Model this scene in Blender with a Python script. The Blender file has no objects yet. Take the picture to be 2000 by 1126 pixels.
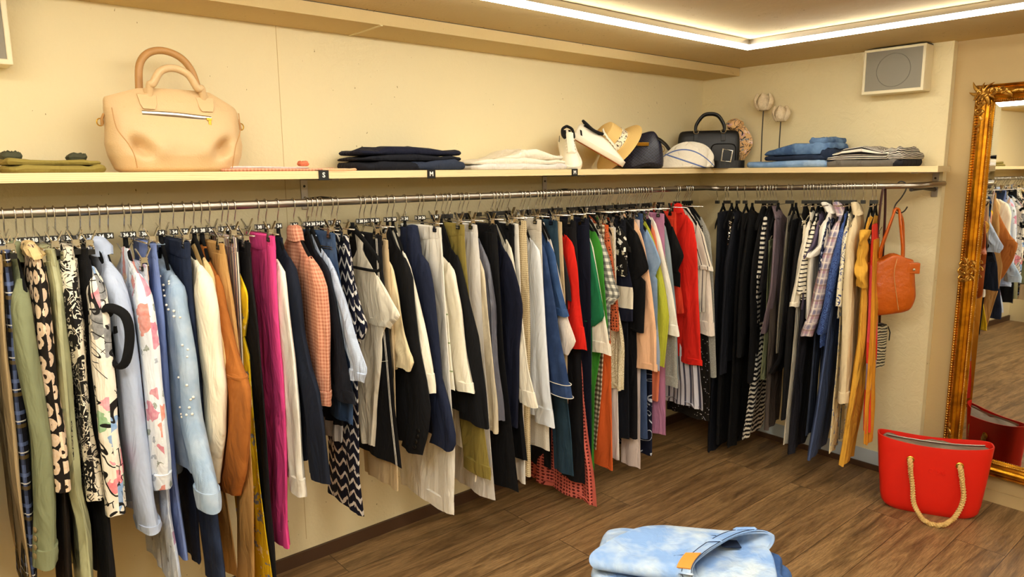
import bpy, bmesh, math, random
import numpy as np
from mathutils import Vector, Matrix, Euler

PI = math.pi
sc = bpy.context.scene
COL = sc.collection

# ------------------------------------------------------------------ objects
def tag(o, label=None, cat=None, group=None, kind=None):
    if label: o['label'] = label
    if cat: o['category'] = cat
    if group: o['group'] = group
    if kind: o['kind'] = kind
    return o

def empty(name, loc, rz=0.0, label=None, cat=None, group=None, rot=None):
    o = bpy.data.objects.new(name, None)
    o.empty_display_size = 0.05
    COL.objects.link(o)
    o.location = loc
    o.rotation_euler = rot if rot else (0, 0, rz)
    return tag(o, label, cat, group)

def link(name, me, parent=None, loc=None, rot=None):
    o = bpy.data.objects.new(name, me)
    COL.objects.link(o)
    if parent: o.parent = parent
    if loc is not None: o.location = loc
    if rot is not None: o.rotation_euler = rot
    return o

class MB:
    """collects geometry and links it as one mesh object"""
    def __init__(s): s.v = []; s.f = []; s.uv = []; s.mi = []
    def add(s, vs, fs, uvs=None, mi=0):
        b = len(s.v); s.v += [tuple(p) for p in vs]
        for k, f in enumerate(fs):
            s.f.append(tuple(i + b for i in f)); s.mi.append(mi)
            s.uv.append(uvs[k] if uvs else [(vs[i][0] + vs[i][1], vs[i][2]) for i in f])
        return s
    def box(s, c, d, rot=None, mi=0):
        x, y, z = (q / 2 for q in d)
        P = [Vector((sx * x, sy * y, sz * z)) for sx in (-1, 1) for sy in (-1, 1) for sz in (-1, 1)]
        if rot: M = Euler(rot).to_matrix(); P = [M @ p for p in P]
        P = [p + Vector(c) for p in P]
        return s.add(P, [(0, 1, 3, 2), (4, 6, 7, 5), (0, 4, 5, 1), (2, 3, 7, 6), (0, 2, 6, 4), (1, 5, 7, 3)], None, mi)
    def box2(s, lo, hi, mi=0):
        return s.box([(a + b) / 2 for a, b in zip(lo, hi)], [abs(b - a) for a, b in zip(lo, hi)], None, mi)
    def pipe(s, pts, r, n=8, closed=False, flat=None, mi=0, twist=0):
        """tube along points; r number or list; flat=(a,b) scales of the two cross axes"""
        P = [Vector(p) for p in pts]; m = len(P)
        R = r if isinstance(r, (list, tuple)) else [r] * m
        vs = []; up = None
        L = 0; ls = []
        for i in range(m):
            a = P[i - 1] if (i > 0 or closed) else P[i]
            b = P[(i + 1) % m] if (i < m - 1 or closed) else P[i]
            t = (b - a).normalized()
            if up is None:
                up = Vector((0, 0, 1)) if abs(t.z) < 0.9 else Vector((0, 1, 0))
            u = (up - t * up.dot(t))
            if u.length < 1e-5: u = t.orthogonal()
            u.normalize(); up = u; w = t.cross(u)
            if i: L += (P[i] - P[i - 1]).length
            ls.append(L)
            fa, fb = flat if flat else (1, 1)
            for k in range(n):
                an = 2 * PI * k / n + twist * i
                vs.append(P[i] + u * (math.cos(an) * R[i] * fa) + w * (math.sin(an) * R[i] * fb))
        fs = []; uv = []
        for i in range(m if closed else m - 1):
            j = (i + 1) % m
            for k in range(n):
                q = (k + 1) % n
                fs.append((i * n + k, i * n + q, j * n + q, j * n + k))
                la, lb = ls[i], ls[j] if j else L
                uv.append([(k / n * .1, la), ((k + 1) / n * .1, la), ((k + 1) / n * .1, lb), (k / n * .1, lb)])
        if not closed:
            fs.append(tuple(range(n - 1, -1, -1))); uv.append([(0, 0)] * n)
            fs.append(tuple(range((m - 1) * n, m * n))); uv.append([(0, 0)] * n)
        return s.add(vs, fs, uv, mi)
    def loft(s, rings, cap=True, mi=0, closed=False):
        """rings: equal-length lists of points"""
        n = len(rings[0]); m = len(rings)
        vs = [p for r in rings for p in r]; fs = []; uv = []
        per = [0]
        mid = rings[m // 2]
        for k in range(n): per.append(per[-1] + (Vector(mid[(k + 1) % n]) - Vector(mid[k])).length)
        ls = [0]
        for i in range(1, m): ls.append(ls[-1] + (Vector(rings[i][0]) - Vector(rings[i - 1][0])).length)
        for i in range(m - 1 + (1 if closed else 0)):
            j = (i + 1) % m
            for k in range(n):
                q = (k + 1) % n
                fs.append((i * n + k, i * n + q, j * n + q, j * n + k))
                lj = ls[j] if j else ls[-1]
                uv.append([(per[k], ls[i]), (per[k + 1], ls[i]), (per[k + 1], lj), (per[k], lj)])
        if cap and not closed:
            fs.append(tuple(range(n - 1, -1, -1))); uv.append([(0, 0)] * n)
            fs.append(tuple(range((m - 1) * n, m * n))); uv.append([(0, 0)] * n)
        return s.add(vs, fs, uv, mi)
    def lathe(s, prof, n=20, c=(0, 0, 0), axis='z', mi=0):
        rings = []
        for r, z in prof:
            ring = []
            for k in range(n):
                a = 2 * PI * k / n
                p = (r * math.cos(a), r * math.sin(a), z)
                if axis == 'y': p = (p[0], p[2], p[1])
                if axis == 'x': p = (p[2], p[0], p[1])
                ring.append((p[0] + c[0], p[1] + c[1], p[2] + c[2]))
            rings.append(ring)
        return s.loft(rings, True, mi)
    def ball(s, c, r, n=10, sq=(1, 1, 1), mi=0):
        rings = []
        for i in range(n + 1):
            ph = PI * (i + .02) / (n + .04)
            rings.append([(c[0] + r * sq[0] * math.sin(ph) * math.cos(2 * PI * k / (2 * n)),
                           c[1] + r * sq[1] * math.sin(ph) * math.sin(2 * PI * k / (2 * n)),
                           c[2] - r * sq[2] * math.cos(ph)) for k in range(2 * n)])
        return s.loft(rings, True, mi)
    def mesh(s, name, mats, smooth=True, auto=None):
        me = bpy.data.meshes.new(name)
        me.from_pydata(s.v, [], s.f)
        if not isinstance(mats, (list, tuple)): mats = [mats]
        for m in mats: me.materials.append(m)
        ul = me.uv_layers.new(name='UVMap')
        flat = [c for u in s.uv for p in u for c in p]
        ul.data.foreach_set('uv', flat)
        me.polygons.foreach_set('material_index', s.mi)
        bm = bmesh.new(); bm.from_mesh(me)
        bmesh.ops.recalc_face_normals(bm, faces=bm.faces)
        bm.to_mesh(me); bm.free()
        me.polygons.foreach_set('use_smooth', [smooth] * len(me.polygons))
        if smooth and auto:
            me.set_sharp_from_angle(angle=math.radians(auto))
        me.update()
        return me
    def build(s, name, mats, parent=None, smooth=True, auto=40, loc=None, rot=None, bevel=0, sub=0):
        o = link(name, s.mesh(name, mats, smooth, auto), parent, loc, rot)
        if bevel:
            b = o.modifiers.new('b', 'BEVEL'); b.width = bevel; b.segments = 2; b.limit_method = 'ANGLE'
        if sub:
            b = o.modifiers.new('s', 'SUBSURF'); b.levels = sub; b.render_levels = sub
        return o

def text_mesh(body, size, mat, extrude=0.0004, bold=0.0):
    cu = bpy.data.curves.new('lettering', 'FONT')
    cu.body = body; cu.size = size; cu.extrude = extrude; cu.offset = bold
    cu.align_x = 'CENTER'; cu.align_y = 'CENTER'; cu.resolution_u = 3
    o = bpy.data.objects.new('lettering', cu); COL.objects.link(o)
    dg = bpy.context.evaluated_depsgraph_get()
    me = bpy.data.meshes.new_from_object(o.evaluated_get(dg))
    bpy.data.objects.remove(o); bpy.data.curves.remove(cu)
    me.materials.clear(); me.materials.append(mat)
    return me

def sgnpow(x, p): return math.copysign(abs(x) ** p, x)
def ellring(cx, cy, z, a, b, n=32, p=2.5):
    return [(cx + a * sgnpow(math.cos(2 * PI * k / n), 2 / p), cy + b * sgnpow(math.sin(2 * PI * k / n), 2 / p), z) for k in range(n)]
def smooth_pts(P, m):
    """Catmull-Rom through points"""
    P = [Vector(p) for p in P]; out = []
    n = len(P)
    for i in range(n - 1):
        p0 = P[max(i - 1, 0)]; p1 = P[i]; p2 = P[i + 1]; p3 = P[min(i + 2, n - 1)]
        for k in range(m):
            t = k / m
            out.append(.5 * (2 * p1 + (p2 - p0) * t + (2 * p0 - 5 * p1 + 4 * p2 - p3) * t * t + (3 * p1 - p0 - 3 * p2 + p3) * t ** 3))
    out.append(P[-1]); return out

# ------------------------------------------------------------------ materials
def lin(h):
    h = h.lstrip('#'); r = []
    for i in (0, 2, 4):
        c = int(h[i:i + 2], 16) / 255
        r.append(c / 12.92 if c <= .04045 else ((c + .055) / 1.055) ** 2.4)
    return tuple(r) + (1,)

class NT:
    def __init__(s, name, rough=.8, metal=0.0, spec=.5):
        s.m = bpy.data.materials.new(name); s.m.use_nodes = True
        s.t = s.m.node_tree; s.b = s.t.nodes['Principled BSDF']
        s.b.inputs['Roughness'].default_value = rough
        s.b.inputs['Metallic'].default_value = metal
        s.b.inputs['Specular IOR Level'].default_value = spec
        s.c = {}
    def n(s, typ, **kw):
        x = s.t.nodes.new(typ)
        for k, v in kw.items(): setattr(x, k, v)
        return x
    def put(s, sock, v):
        if hasattr(v, 'is_linked') or isinstance(v, bpy.types.NodeSocket): s.t.links.new(v, sock)
        else: sock.default_value = v
    def math(s, op, a, b=0.0, c=None, clamp=False):
        x = s.n('ShaderNodeMath', operation=op); x.use_clamp = clamp
        s.put(x.inputs[0], a); s.put(x.inputs[1], b)
        if c is not None: s.put(x.inputs[2], c)
        return x.outputs[0]
    def coord(s, kind='UV'):
        if kind not in s.c: s.c[kind] = s.n('ShaderNodeTexCoord').outputs[kind]
        return s.c[kind]
    def uv(s):
        if 'sx' not in s.c:
            x = s.n('ShaderNodeSeparateXYZ'); s.t.links.new(s.coord('UV'), x.inputs[0])
            s.c['sx'] = (x.outputs[0], x.outputs[1])
        return s.c['sx']
    def noise(s, scale, detail=2, rough=.5, kind='Object', out=0, stretch=None, dist=0):
        x = s.n('ShaderNodeTexNoise'); v = s.coord(kind)
        if stretch:
            mp = s.n('ShaderNodeMapping'); s.t.links.new(v, mp.inputs[0]); mp.inputs[3].default_value = stretch; v = mp.outputs[0]
        s.t.links.new(v, x.inputs['Vector'])
        x.inputs['Scale'].default_value = scale; x.inputs['Detail'].default_value = detail
        x.inputs['Roughness'].default_value = rough; x.inputs['Distortion'].default_value = dist
        return x.outputs[out]
    def voro(s, scale, feature='F1', kind='UV', rnd=1.0, vec=None):
        x = s.n('ShaderNodeTexVoronoi', feature=feature)
        s.t.links.new(vec if vec else s.coord(kind), x.inputs['Vector'])
        x.inputs['Scale'].default_value = scale; x.inputs['Randomness'].default_value = rnd
        return x
    def mix(s, f, a, b):
        x = s.n('ShaderNodeMix', data_type='RGBA')
        s.put(x.inputs[0], f); s.put(x.inputs[6], a); s.put(x.inputs[7], b)
        return x.outputs[2]
    def ramp(s, f, stops, const=False):
        x = s.n('ShaderNodeValToRGB'); s.put(x.inputs[0], f)
        e = x.color_ramp.elements
        while len(e) < len(stops): e.new(.5)
        for i, (p, c) in enumerate(stops): e[i].position = p; e[i].color = c
        if const: x.color_ramp.interpolation = 'CONSTANT'
        return x.outputs[0]
    def step(s, v, thr, w=None):
        """1 where v<thr"""
        return s.math('LESS_THAN', v, thr)
    def stripe(s, coord, period, frac, phase=0.0):
        return s.step(s.math('FRACT', s.math('MULTIPLY_ADD', coord, 1 / period, phase)), frac)
    def color(s, v): s.put(s.b.inputs['Base Color'], v); return s
    def bump(s, h, strength=.3, dist=.01):
        x = s.n('ShaderNodeBump'); x.inputs['Strength'].default_value = strength; x.inputs['Distance'].default_value = dist
        s.put(x.inputs['Height'], h)
        if 'bmp' in s.c: s.t.links.new(s.c['bmp'], x.inputs['Normal'])
        s.c['bmp'] = x.outputs[0]
        s.t.links.new(x.outputs[0], s.b.inputs['Normal']); return s

def plain(name, col, rough=.5, metal=0.0, spec=.5):
    t = NT(name, rough, metal, spec); t.color(lin(col)); return t.m

def cloth(name, col, pat=None, rough=.88, wr=.8, weave=.15, spec=.25, mel=.12):
    """woven or knitted fabric: colour pattern in metres of UV, soft wrinkles, a fine weave"""
    t = NT(name, rough, 0, spec)
    base = lin(col)
    nz = t.noise(60, 2, .6)
    c = t.mix(t.math('MULTIPLY', nz, mel), base, tuple(min(1, q * .35) for q in base[:3]) + (1,))
    if pat: c = pat(t, c)
    t.color(c)
    t.bump(t.noise(9, 3, .55, stretch=(1.6, 1.6, .55), dist=.6), wr, .028)
    if weave:
        t.bump(t.noise(420, 1, .5), weave, .002)
    return t.m

def p_stripes(c2, period, frac, axis=1, ph=0.0, wob=0.0):
    def f(t, c):
        x = t.uv()[axis]
        if wob: x = t.math('ADD', x, t.math('MULTIPLY', t.noise(8, 1), wob))
        return t.mix(t.stripe(x, period, frac, ph), c, lin(c2))
    return f
def p_gingham(c2, c3, per):
    def f(t, c):
        u, v = t.uv()
        a = t.stripe(u, per, .5); b = t.stripe(v, per, .5)
        s = t.math('ADD', a, b)
        return t.mix(t.math('GREATER_THAN', s, 1.5), t.mix(t.math('GREATER_THAN', s, .5), c, lin(c2)), lin(c3))
    return f
def p_plaid(cs, per):
    """list of (colour, period multiple, width, phase) lines in both directions"""
    def f(t, c):
        u, v = t.uv()
        for col, w, ph, amt in cs:
            for x in (u, v):
                c = t.mix(t.math('MULTIPLY', t.stripe(x, per, w, ph), amt), c, lin(col))
        return c
    return f
def p_zigzag(c2, per, amp, wid, frac=.3):
    def f(t, c):
        u, v = t.uv()
        tri = t.math('PINGPONG', u, wid)
        h = t.math('MULTIPLY_ADD', tri, amp / wid, v)
        h = t.math('ADD', h, t.math('MULTIPLY', t.noise(45, 2), .02))
        return t.mix(t.stripe(h, per, frac), c, lin(c2))
    return f
def p_floral(cols, scale, thr=.36, kind='UV', rnd=1.0, warp=.35, eye=None):
    """flowers: cells whose centre blooms in one of the colours"""
    def f(t, c):
        nz = t.noise(scale * 2.2, 2, .6, kind=kind, out=1)
        vm = t.n('ShaderNodeVectorMath', operation='MULTIPLY_ADD')
        t.put(vm.inputs[0], nz); vm.inputs[1].default_value = (warp / scale,) * 3; t.put(vm.inputs[2], t.coord(kind))
        vo = t.voro(scale, 'F1', kind, rnd, vm.outputs[0])
        sx = t.n('ShaderNodeSeparateColor'); t.put(sx.inputs[0], vo.outputs['Color'])
        n = len(cols)
        pc = t.ramp(sx.outputs[0], [(i / n, lin(q)) for i, q in enumerate(cols)], True)
        pc = t.mix(t.math('MULTIPLY', t.noise(scale * 5, 2, kind=kind), .5), pc, lin('#ffffff'))
        if eye: pc = t.mix(t.step(vo.outputs['Distance'], thr * .3), pc, lin(eye))
        return t.mix(t.step(vo.outputs['Distance'], thr), c, pc)
    return f
def p_lines(c2, scale, w=.035, thr=.5, dark=None):
    """line drawing with large solid fields"""
    def f(t, c):
        if dark:
            c = t.mix(t.math('GREATER_THAN', t.noise(scale * .55, 1, .4, kind='UV', dist=1.0), thr), c, lin(dark))
        vo = t.voro(scale * 1.6, 'DISTANCE_TO_EDGE', 'UV')
        nz = t.noise(scale, 1, .4, kind='UV', dist=1.4)
        l1 = t.step(vo.outputs['Distance'], w)
        l2 = t.step(t.math('ABSOLUTE', t.math('SUBTRACT', t.math('FRACT', t.math('MULTIPLY', nz, 4)), .5)), .06)
        m = t.math('MAXIMUM', t.math('MULTIPLY', l1, t.math('GREATER_THAN', nz, .5)), l2)
        if dark:
            inv = t.mix(t.math('GREATER_THAN', t.noise(scale * .55, 1, .4, kind='UV', dist=1.0), thr), lin(c2), lin('#e9e0cc'))
            return t.mix(m, c, inv)
        return t.mix(m, c, lin(c2))
    return f
def p_mesh(c2, scale, thr=.3, rnd=.15):
    def f(t, c):
        vo = t.voro(scale, 'F1', 'UV', rnd)
        return t.mix(t.step(vo.outputs['Distance'], thr), c, lin(c2))
    return f
def p_lace(c2, scale):
    def f(t, c):
        vo = t.voro(scale, 'DISTANCE_TO_EDGE', 'UV')
        r = t.math('FRACT', t.math('MULTIPLY', vo.outputs['Distance'], 6))
        return t.mix(t.step(r, .35), c, lin(c2))
    return f
def p_denim(c2, amt=.7):
    def f(t, c):
        u, v = t.uv()
        d = t.math('FRACT', t.math('MULTIPLY', t.math('ADD', u, v), 420))
        c = t.mix(t.math('MULTIPLY', t.step(d, .5), .18), c, lin(c2))
        return t.mix(t.math('MULTIPLY', t.ramp(t.noise(10, 3, .6), [(.42, (0, 0, 0, 1)), (.68, (1, 1, 1, 1))]), amt), c, lin(c2))
    return f
def p_blocks(bands):
    """bands of colour by height: list of (v_from, v_to, colour)"""
    def f(t, c):
        v = t.uv()[1]
        for a, b, col in bands:
            c = t.mix(t.math('MULTIPLY', t.math('GREATER_THAN', v, a), t.math('LESS_THAN', v, b)), c, lin(col))
        return c
    return f
def p_stack(*fs):
    def f(t, c):
        for g in fs: c = g(t, c)
        return c
    return f
LEDS = 30.0; FILL_PANS = 17.0; EXPO = 0.42
# ------------------------------------------------------------------ the materials
M = {}
M['chrome'] = plain('chrome', '#c9c7c2', .18, 1.0)
M['steel'] = plain('brushed_steel', '#a39c92', .32, 1.0)
M['dark_steel'] = plain('dark_steel', '#3b3835', .45, .6)
M['brass'] = plain('brass', '#c79a3a', .28, 1.0)
M['horn'] = plain('horn', '#8d7a52', .35)
M['black_plastic'] = plain('black_plastic', '#0b0b0c', .35)
M['print_white'] = plain('print_white', '#f4f1ea', .6)
M['velvet'] = cloth('velvet', '#0a0a0b', None, .95, .1, .3)
M['pearl'] = plain('pearl', '#f3ead9', .2)
M['cordage'] = plain('cord', '#efe6d2', .8)
def addc(n, *a, **k): M[n] = cloth(n, *a, **k)
for n, c in dict(black='#0c0b0d', black_grey='#131215', black_velvet='#08080a', black_wool='#0f0f12', navy='#161c2b', navy_dark='#14161f', navy_blazer='#1a2138',
                 navy_cotton='#141728', midnight='#14172a', charcoal='#232226', dark_brown='#271d15', white='#f1ece0', white_warm='#f2ead5', white_grey='#dcd8d2',
                 white_texture='#e3ddcf', white_blue='#e3e8ee', cream='#f4ead0', ivory='#eee5d0', ivory_pink='#efe2d4', ivory_tie='#eadfc6', champagne='#ecd9ae', sand='#dcc08a',
                 camel='#a9652a', tan='#c29559', pink='#ea4a92', red='#e0261a', red_orange='#d83a22', emerald='#1b7046', green='#3b8a2c', orange='#e0642a',
                 peach='#efbe96', lime='#b3b83a', coral='#e07a58', olive='#8c7c3c', sage='#7f8463', beige='#cdb48c', beige_knit='#e0cda6', oat_knit='#d6c9ad',
                 blue_grey='#8b9aa3', mauve_grey='#6f6068', grey_brown='#524842', purple_grey='#5a5068', slate='#2c3446', pale_pink='#dfcfc8', amber='#cf8a25', blue_wide='#46557a',
                 periwinkle='#7386bd', mauve='#b87c9e').items():
    addc(n, c)
for n in ('black_velvet',): M[n].node_tree.nodes['Principled BSDF'].inputs['Sheen Weight'].default_value = .0
addc('beige_satin', '#c2a77c', None, .45, .5, 0)
addc('sage_satin', '#a9a981', None, .42, 1.0, 0, .4)
addc('grey_satin', '#5e5f6a', None, .4, 1.0, 0, .4)
addc('grey_shine', '#7c7668', None, .35, .6, 0, .4)
addc('charcoal_linen', '#25242c', None, .85, 1.2, .3)
addc('white_texture', '#e3ddcf', p_mesh('#b8ae9a', 160, .3), .85, .4)
addc('paleblue_knit', '#b4c0d8')
addc('paleblue_crinkle', '#c3d1e8', p_stripes('#aab8d2', .0035, .3, 1, 0, .004), .85, 1.3, .3)
addc('grey_melange', '#96958d', p_floral(['#77766f', '#b5b3aa'], 300, .3), .95, .4, .3)
addc('tartan', '#12121c', p_plaid([('#6d7fb0', .12, .10, .5), ('#e6e2da', .04, .33, .8), ('#a98a3a', .12, .52, .6), ('#0a0a10', .3, .7, .6)], .085))
addc('lace_floral', '#17100b', p_stack(p_floral(['#c9a06c', '#d4ad78', '#c39862'], 24, .46, rnd=.35, warp=.25, eye='#2a1a10')), .8, .5)
addc('olive_print', '#8c8668', p_lines('#2a281f', 26, .05), .85)
addc('bw_print', '#e6dcc6', p_lines('#15120f', 22, .03, .5, '#14110f'), .85)
addc('faces', '#efe7d6', p_stack(p_floral(['#e2485a', '#2f7fc0', '#1a1a1a', '#4f9c3c', '#efe7d6', '#1a1a1a', '#e86a80'], 10, .44, warp=.8), p_lines('#191614', 7, .012)), .8)
addc('floral_white', '#e4e9ef', p_stack(p_floral(['#5d6d58', '#d8dfe8', '#7c8ba0', '#e4e9ef'], 26, .3, warp=.9), p_floral(['#e4e9ef', '#dd5a22', '#c23f70', '#d99a3a', '#c9502e', '#bd3f63'], 10, .44, warp=.9)), .75)
addc('floral_pale', '#c9d2e2', p_stack(p_floral(['#38404f', '#c9d2e2', '#8d9bb4'], 24, .27, warp=.9), p_floral(['#c9d2e2', '#cf8b2e', '#8d3f86', '#c9d2e2'], 11, .33, warp=.9)), .75)
addc('multi_stripe', '#e3d9c8', p_stack(p_stripes('#27242c', .012, .3, 0), p_stripes('#b0523c', .017, .2, 0, .4), p_stripes('#7c74a0', .023, .2, 0, .2)))
addc('yellow_print', '#e9c31c', p_lines('#17130c', 17, .035, .5), .8)
M['yellow_print'] = cloth('yellow_print', '#e8c01a', p_floral(['#171208', '#e8c01a', '#171208'], 20, .34, warp=1.5), .8)
addc('pink_check', '#dfa98c', p_gingham('#d09074', '#b9735a', .012), .85, .7)
addc('black_greyhem', '#0d0c0f', p_blocks([(-1.0, -.8, '#a9a5a0')]))
addc('zigzag', '#15172a', p_zigzag('#e6e2dc', .048, .03, .026, .3))
addc('black_stitch', '#0e0e12')
addc('green_stripe', '#eee9d6', p_stack(p_stripes('#8a9a6a', .11, .05, 1), p_stripes('#c9c4a8', .028, .05, 0)))
addc('lace_beige', '#d9c7a0', p_mesh('#9a8460', 110, .28))
addc('coral_crochet', '#d06a5c', p_mesh('#5a1f1c', 62, .33), .9, .3)
addc('gingham', '#e9e4d6', p_gingham('#9a9891', '#6b6a66', .03))
addc('gingham_brown', '#e6dac2', p_gingham('#8c7860', '#4f3f30', .024))
addc('rust_crochet', '#b95a34', p_mesh('#4a1f12', 75, .36, .4), .9, .4)
addc('cream_lace', '#e4d9bb', p_lace('#b9aa85', 45), .9, .6)
addc('bw_leaf', '#14120f', p_floral(['#efe9d8', '#efe9d8', '#d8cf9a'], 26, .34, warp=1.0))
addc('stripe_block', '#ece4cf', p_blocks([(-.455, -.33, '#15182a'), (-.66, -.56, '#15182a')]))
addc('sky_print', '#a6b8d6', p_floral(['#6c7fa8', '#cc8888', '#a6b8d6'], 60, .3))
addc('navy_lines', '#14182e', p_lines('#cfd6e2', 11, .0, .5))
addc('pleat', '#d3d2dc', p_stripes('#4b4a5c', .028, .3, 0))
addc('white_pin', '#ece4d4', p_stripes('#2b2830', .05, .09, 0))
addc('dark_sparkle', '#1c1712', p_floral(['#8f88a0', '#b0a890'], 70, .2))
addc('bw_stripe_v', '#efe9da', p_zigzag('#131218', .026, .01, .05, .5))
addc('stripe_navy_white', '#efe9da', p_stripes('#131218', .025, .5, 1))
addc('bw_stripe_h', '#eee6d2', p_stripes('#17151c', .021, .3, 1))
addc('black_lace', '#0c0b0e', p_lace('#1d1b20', 60), .9, .7)
addc('navy_floral', '#1a2240', p_floral(['#dcdde2', '#6d7fb5', '#1a2240', '#e8e4d8'], 55, .38, warp=.8))
addc('plaid_pink', '#cdbcc0', p_plaid([('#4d557e', .22, .1, .5), ('#a0607c', .3, .45, .45), ('#efe6dc', .1, .8, .7), ('#8a7658', .12, .28, .5)], .075))
addc('blue_lace', '#4b66a4', p_lace('#26376b', 48), .85, .8)
addc('cream_navy_flower', '#efe6c8', p_lines('#2f3f78', 17, .03, .5), .85)
addc('cream_navy_leaf', '#e3d3a6', p_floral(['#2b3558', '#414c70', '#e3d3a6'], 26, .33, warp=1.3))
addc('yellow_linen', '#dca53c', None, .85, 1.1, .3)
addc('red_purple', '#d8392a', p_blocks([(-.72, -.36, '#dd4a50'), (-.95, -.82, '#9a8398')]))
for n, a, b, w in (('denim_light', '#93abc6', '#c3d0dc', .7), ('denim_dark', '#1b2338', '#33415f', .5), ('denim_mid', '#2c4263', '#587098', .6), ('denim_dark2', '#22355a', '#3b5380', .6),
                   ('denim_mid2', '#2d4a78', '#4f6d9c', .6), ('denim_pale', '#7f9ec4', '#a9c0da', .6), ('denim_blue', '#34466a', '#4f6286', .5), ('teal_denim', '#23394a', '#38525f', .4),
                   ('denim_bleach', '#6d8fbe', '#aeb8bd', .95), ('denim_wash', '#2f4c78', '#7394bd', .9), ('denim_ink', '#1a2438', '#2f3f5c', .4), ('denim_sky', '#6f94c4', '#9db7d6', .6)):
    M[n] = cloth(n, a, p_denim(b, w), .9, .6, .25)
M['stitch_white'] = plain('stitch_white', '#d9d3c5', .8)
# ------------------------------------------------------------------ garments
WOFF = [None]            # sideways lean of the garment being made: list of (offset, z)
def lean(z):
    w = WOFF[0]
    if not w: return 0.0
    return float(np.interp(-z, [-q[1] for q in w], [q[0] for q in w]))
def tube(rows, n=28, seed=0, fold=.0, kf=5, flare_fold=0.0, p=2.3, close_top=True, hem=.012, tilt=0.0):
    """rows: (u_centre, z, half_u, half_w); local axes: x along the rail, -y out from the wall side (u), z up"""
    rnd = random.Random(seed)
    ph = [rnd.uniform(0, 6.28) for _ in range(6)]
    m = len(rows)
    z0, z1 = rows[0][1], rows[-1][1]
    rings = []
    for uc, z, ru, rw in rows:
        t = (z0 - z) / max(1e-6, z0 - z1)
        amp = fold * (.25 + .75 * min(1, t * 3)) + flare_fold * t
        ring = []
        for k in range(n):
            a = 2 * PI * k / n
            c, s = math.cos(a), math.sin(a)
            cu = sgnpow(c, 2 / p); sw = sgnpow(s, 2 / p)
            g = math.sin(kf * a + ph[0] + 3.1 * t + .5 * math.sin(4 * t + ph[5])) + .55 * math.sin((kf + 3) * a + ph[1] - 4 * t) + .35 * math.sin(2 * a + ph[2] + 9 * t)
            w = .45 * math.sin(23 * t * (z0 - z1) + ph[3] + 2 * a) * min(1, t * 4)
            d = amp * (g + w * .5)
            x = rw * sw + d * s * .9 + tilt * (z0 - z) + .25 * amp * math.sin(7 * t + ph[4])
            y = -(uc + ru * cu + d * c * .35)
            ring.append((x, y, z + (.003 * math.sin(3 * a + ph[2]) if t > .98 else 0)))
        lx = lean(z)
        rings.append([(q[0] + lx, q[1], q[2]) for q in ring])
    per = [0]; mid = rings[min(m - 1, m // 2)]
    for k in range(n):
        a, b = mid[k], mid[(k + 1) % n]
        per.append(per[-1] + math.dist(a, b))
    vs = [q for r in rings for q in r]; fs = []; uv = []
    for i in range(m - 1):
        for k in range(n):
            q = (k + 1) % n
            fs.append((i * n + k, i * n + q, (i + 1) * n + q, (i + 1) * n + k))
            za, zb = rows[i][1], rows[i + 1][1]
            uv.append([(per[k], za), (per[k + 1], za), (per[k + 1], zb), (per[k], zb)])
    def cap(i, inset, dz):
        b = len(vs); uc, z, ru, rw = rows[i]
        r = rings[i]
        cx = sum(q[0] for q in r) / n; cy = sum(q[1] for q in r) / n
        for q in r: vs.append((cx + (q[0] - cx) * inset, cy + (q[1] - cy) * inset, q[2] + dz))
        vs.append((cx, cy, z + dz * 1.5))
        for k in range(n):
            q = (k + 1) % n
            fs.append((i * n + k, i * n + q, b + q, b + k)); uv.append([(per[k], z), (per[k + 1], z), (per[k + 1], z), (per[k], z)])
            fs.append((b + k, b + q, b + n)); uv.append([(per[k], z), (per[k + 1], z), (per[k], z)])
    if close_top: cap(0, .6, .004)
    cap(m - 1, .86, hem)
    return vs, fs, uv

def interp(pts, z):
    """u on an outline of (u, z), z falling"""
    zs = [-q[1] for q in pts]; us = [q[0] for q in pts]
    for i in range(1, len(zs)):
        if zs[i] <= zs[i - 1]: zs[i] = zs[i - 1] + .002
    return float(np.interp(-z, zs, us))
def outline(pts, z):
    return (interp(pts, z) * 2 + interp(pts, z + .012) + interp(pts, z - .012)) / 4

def fit(z): return z

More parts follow.
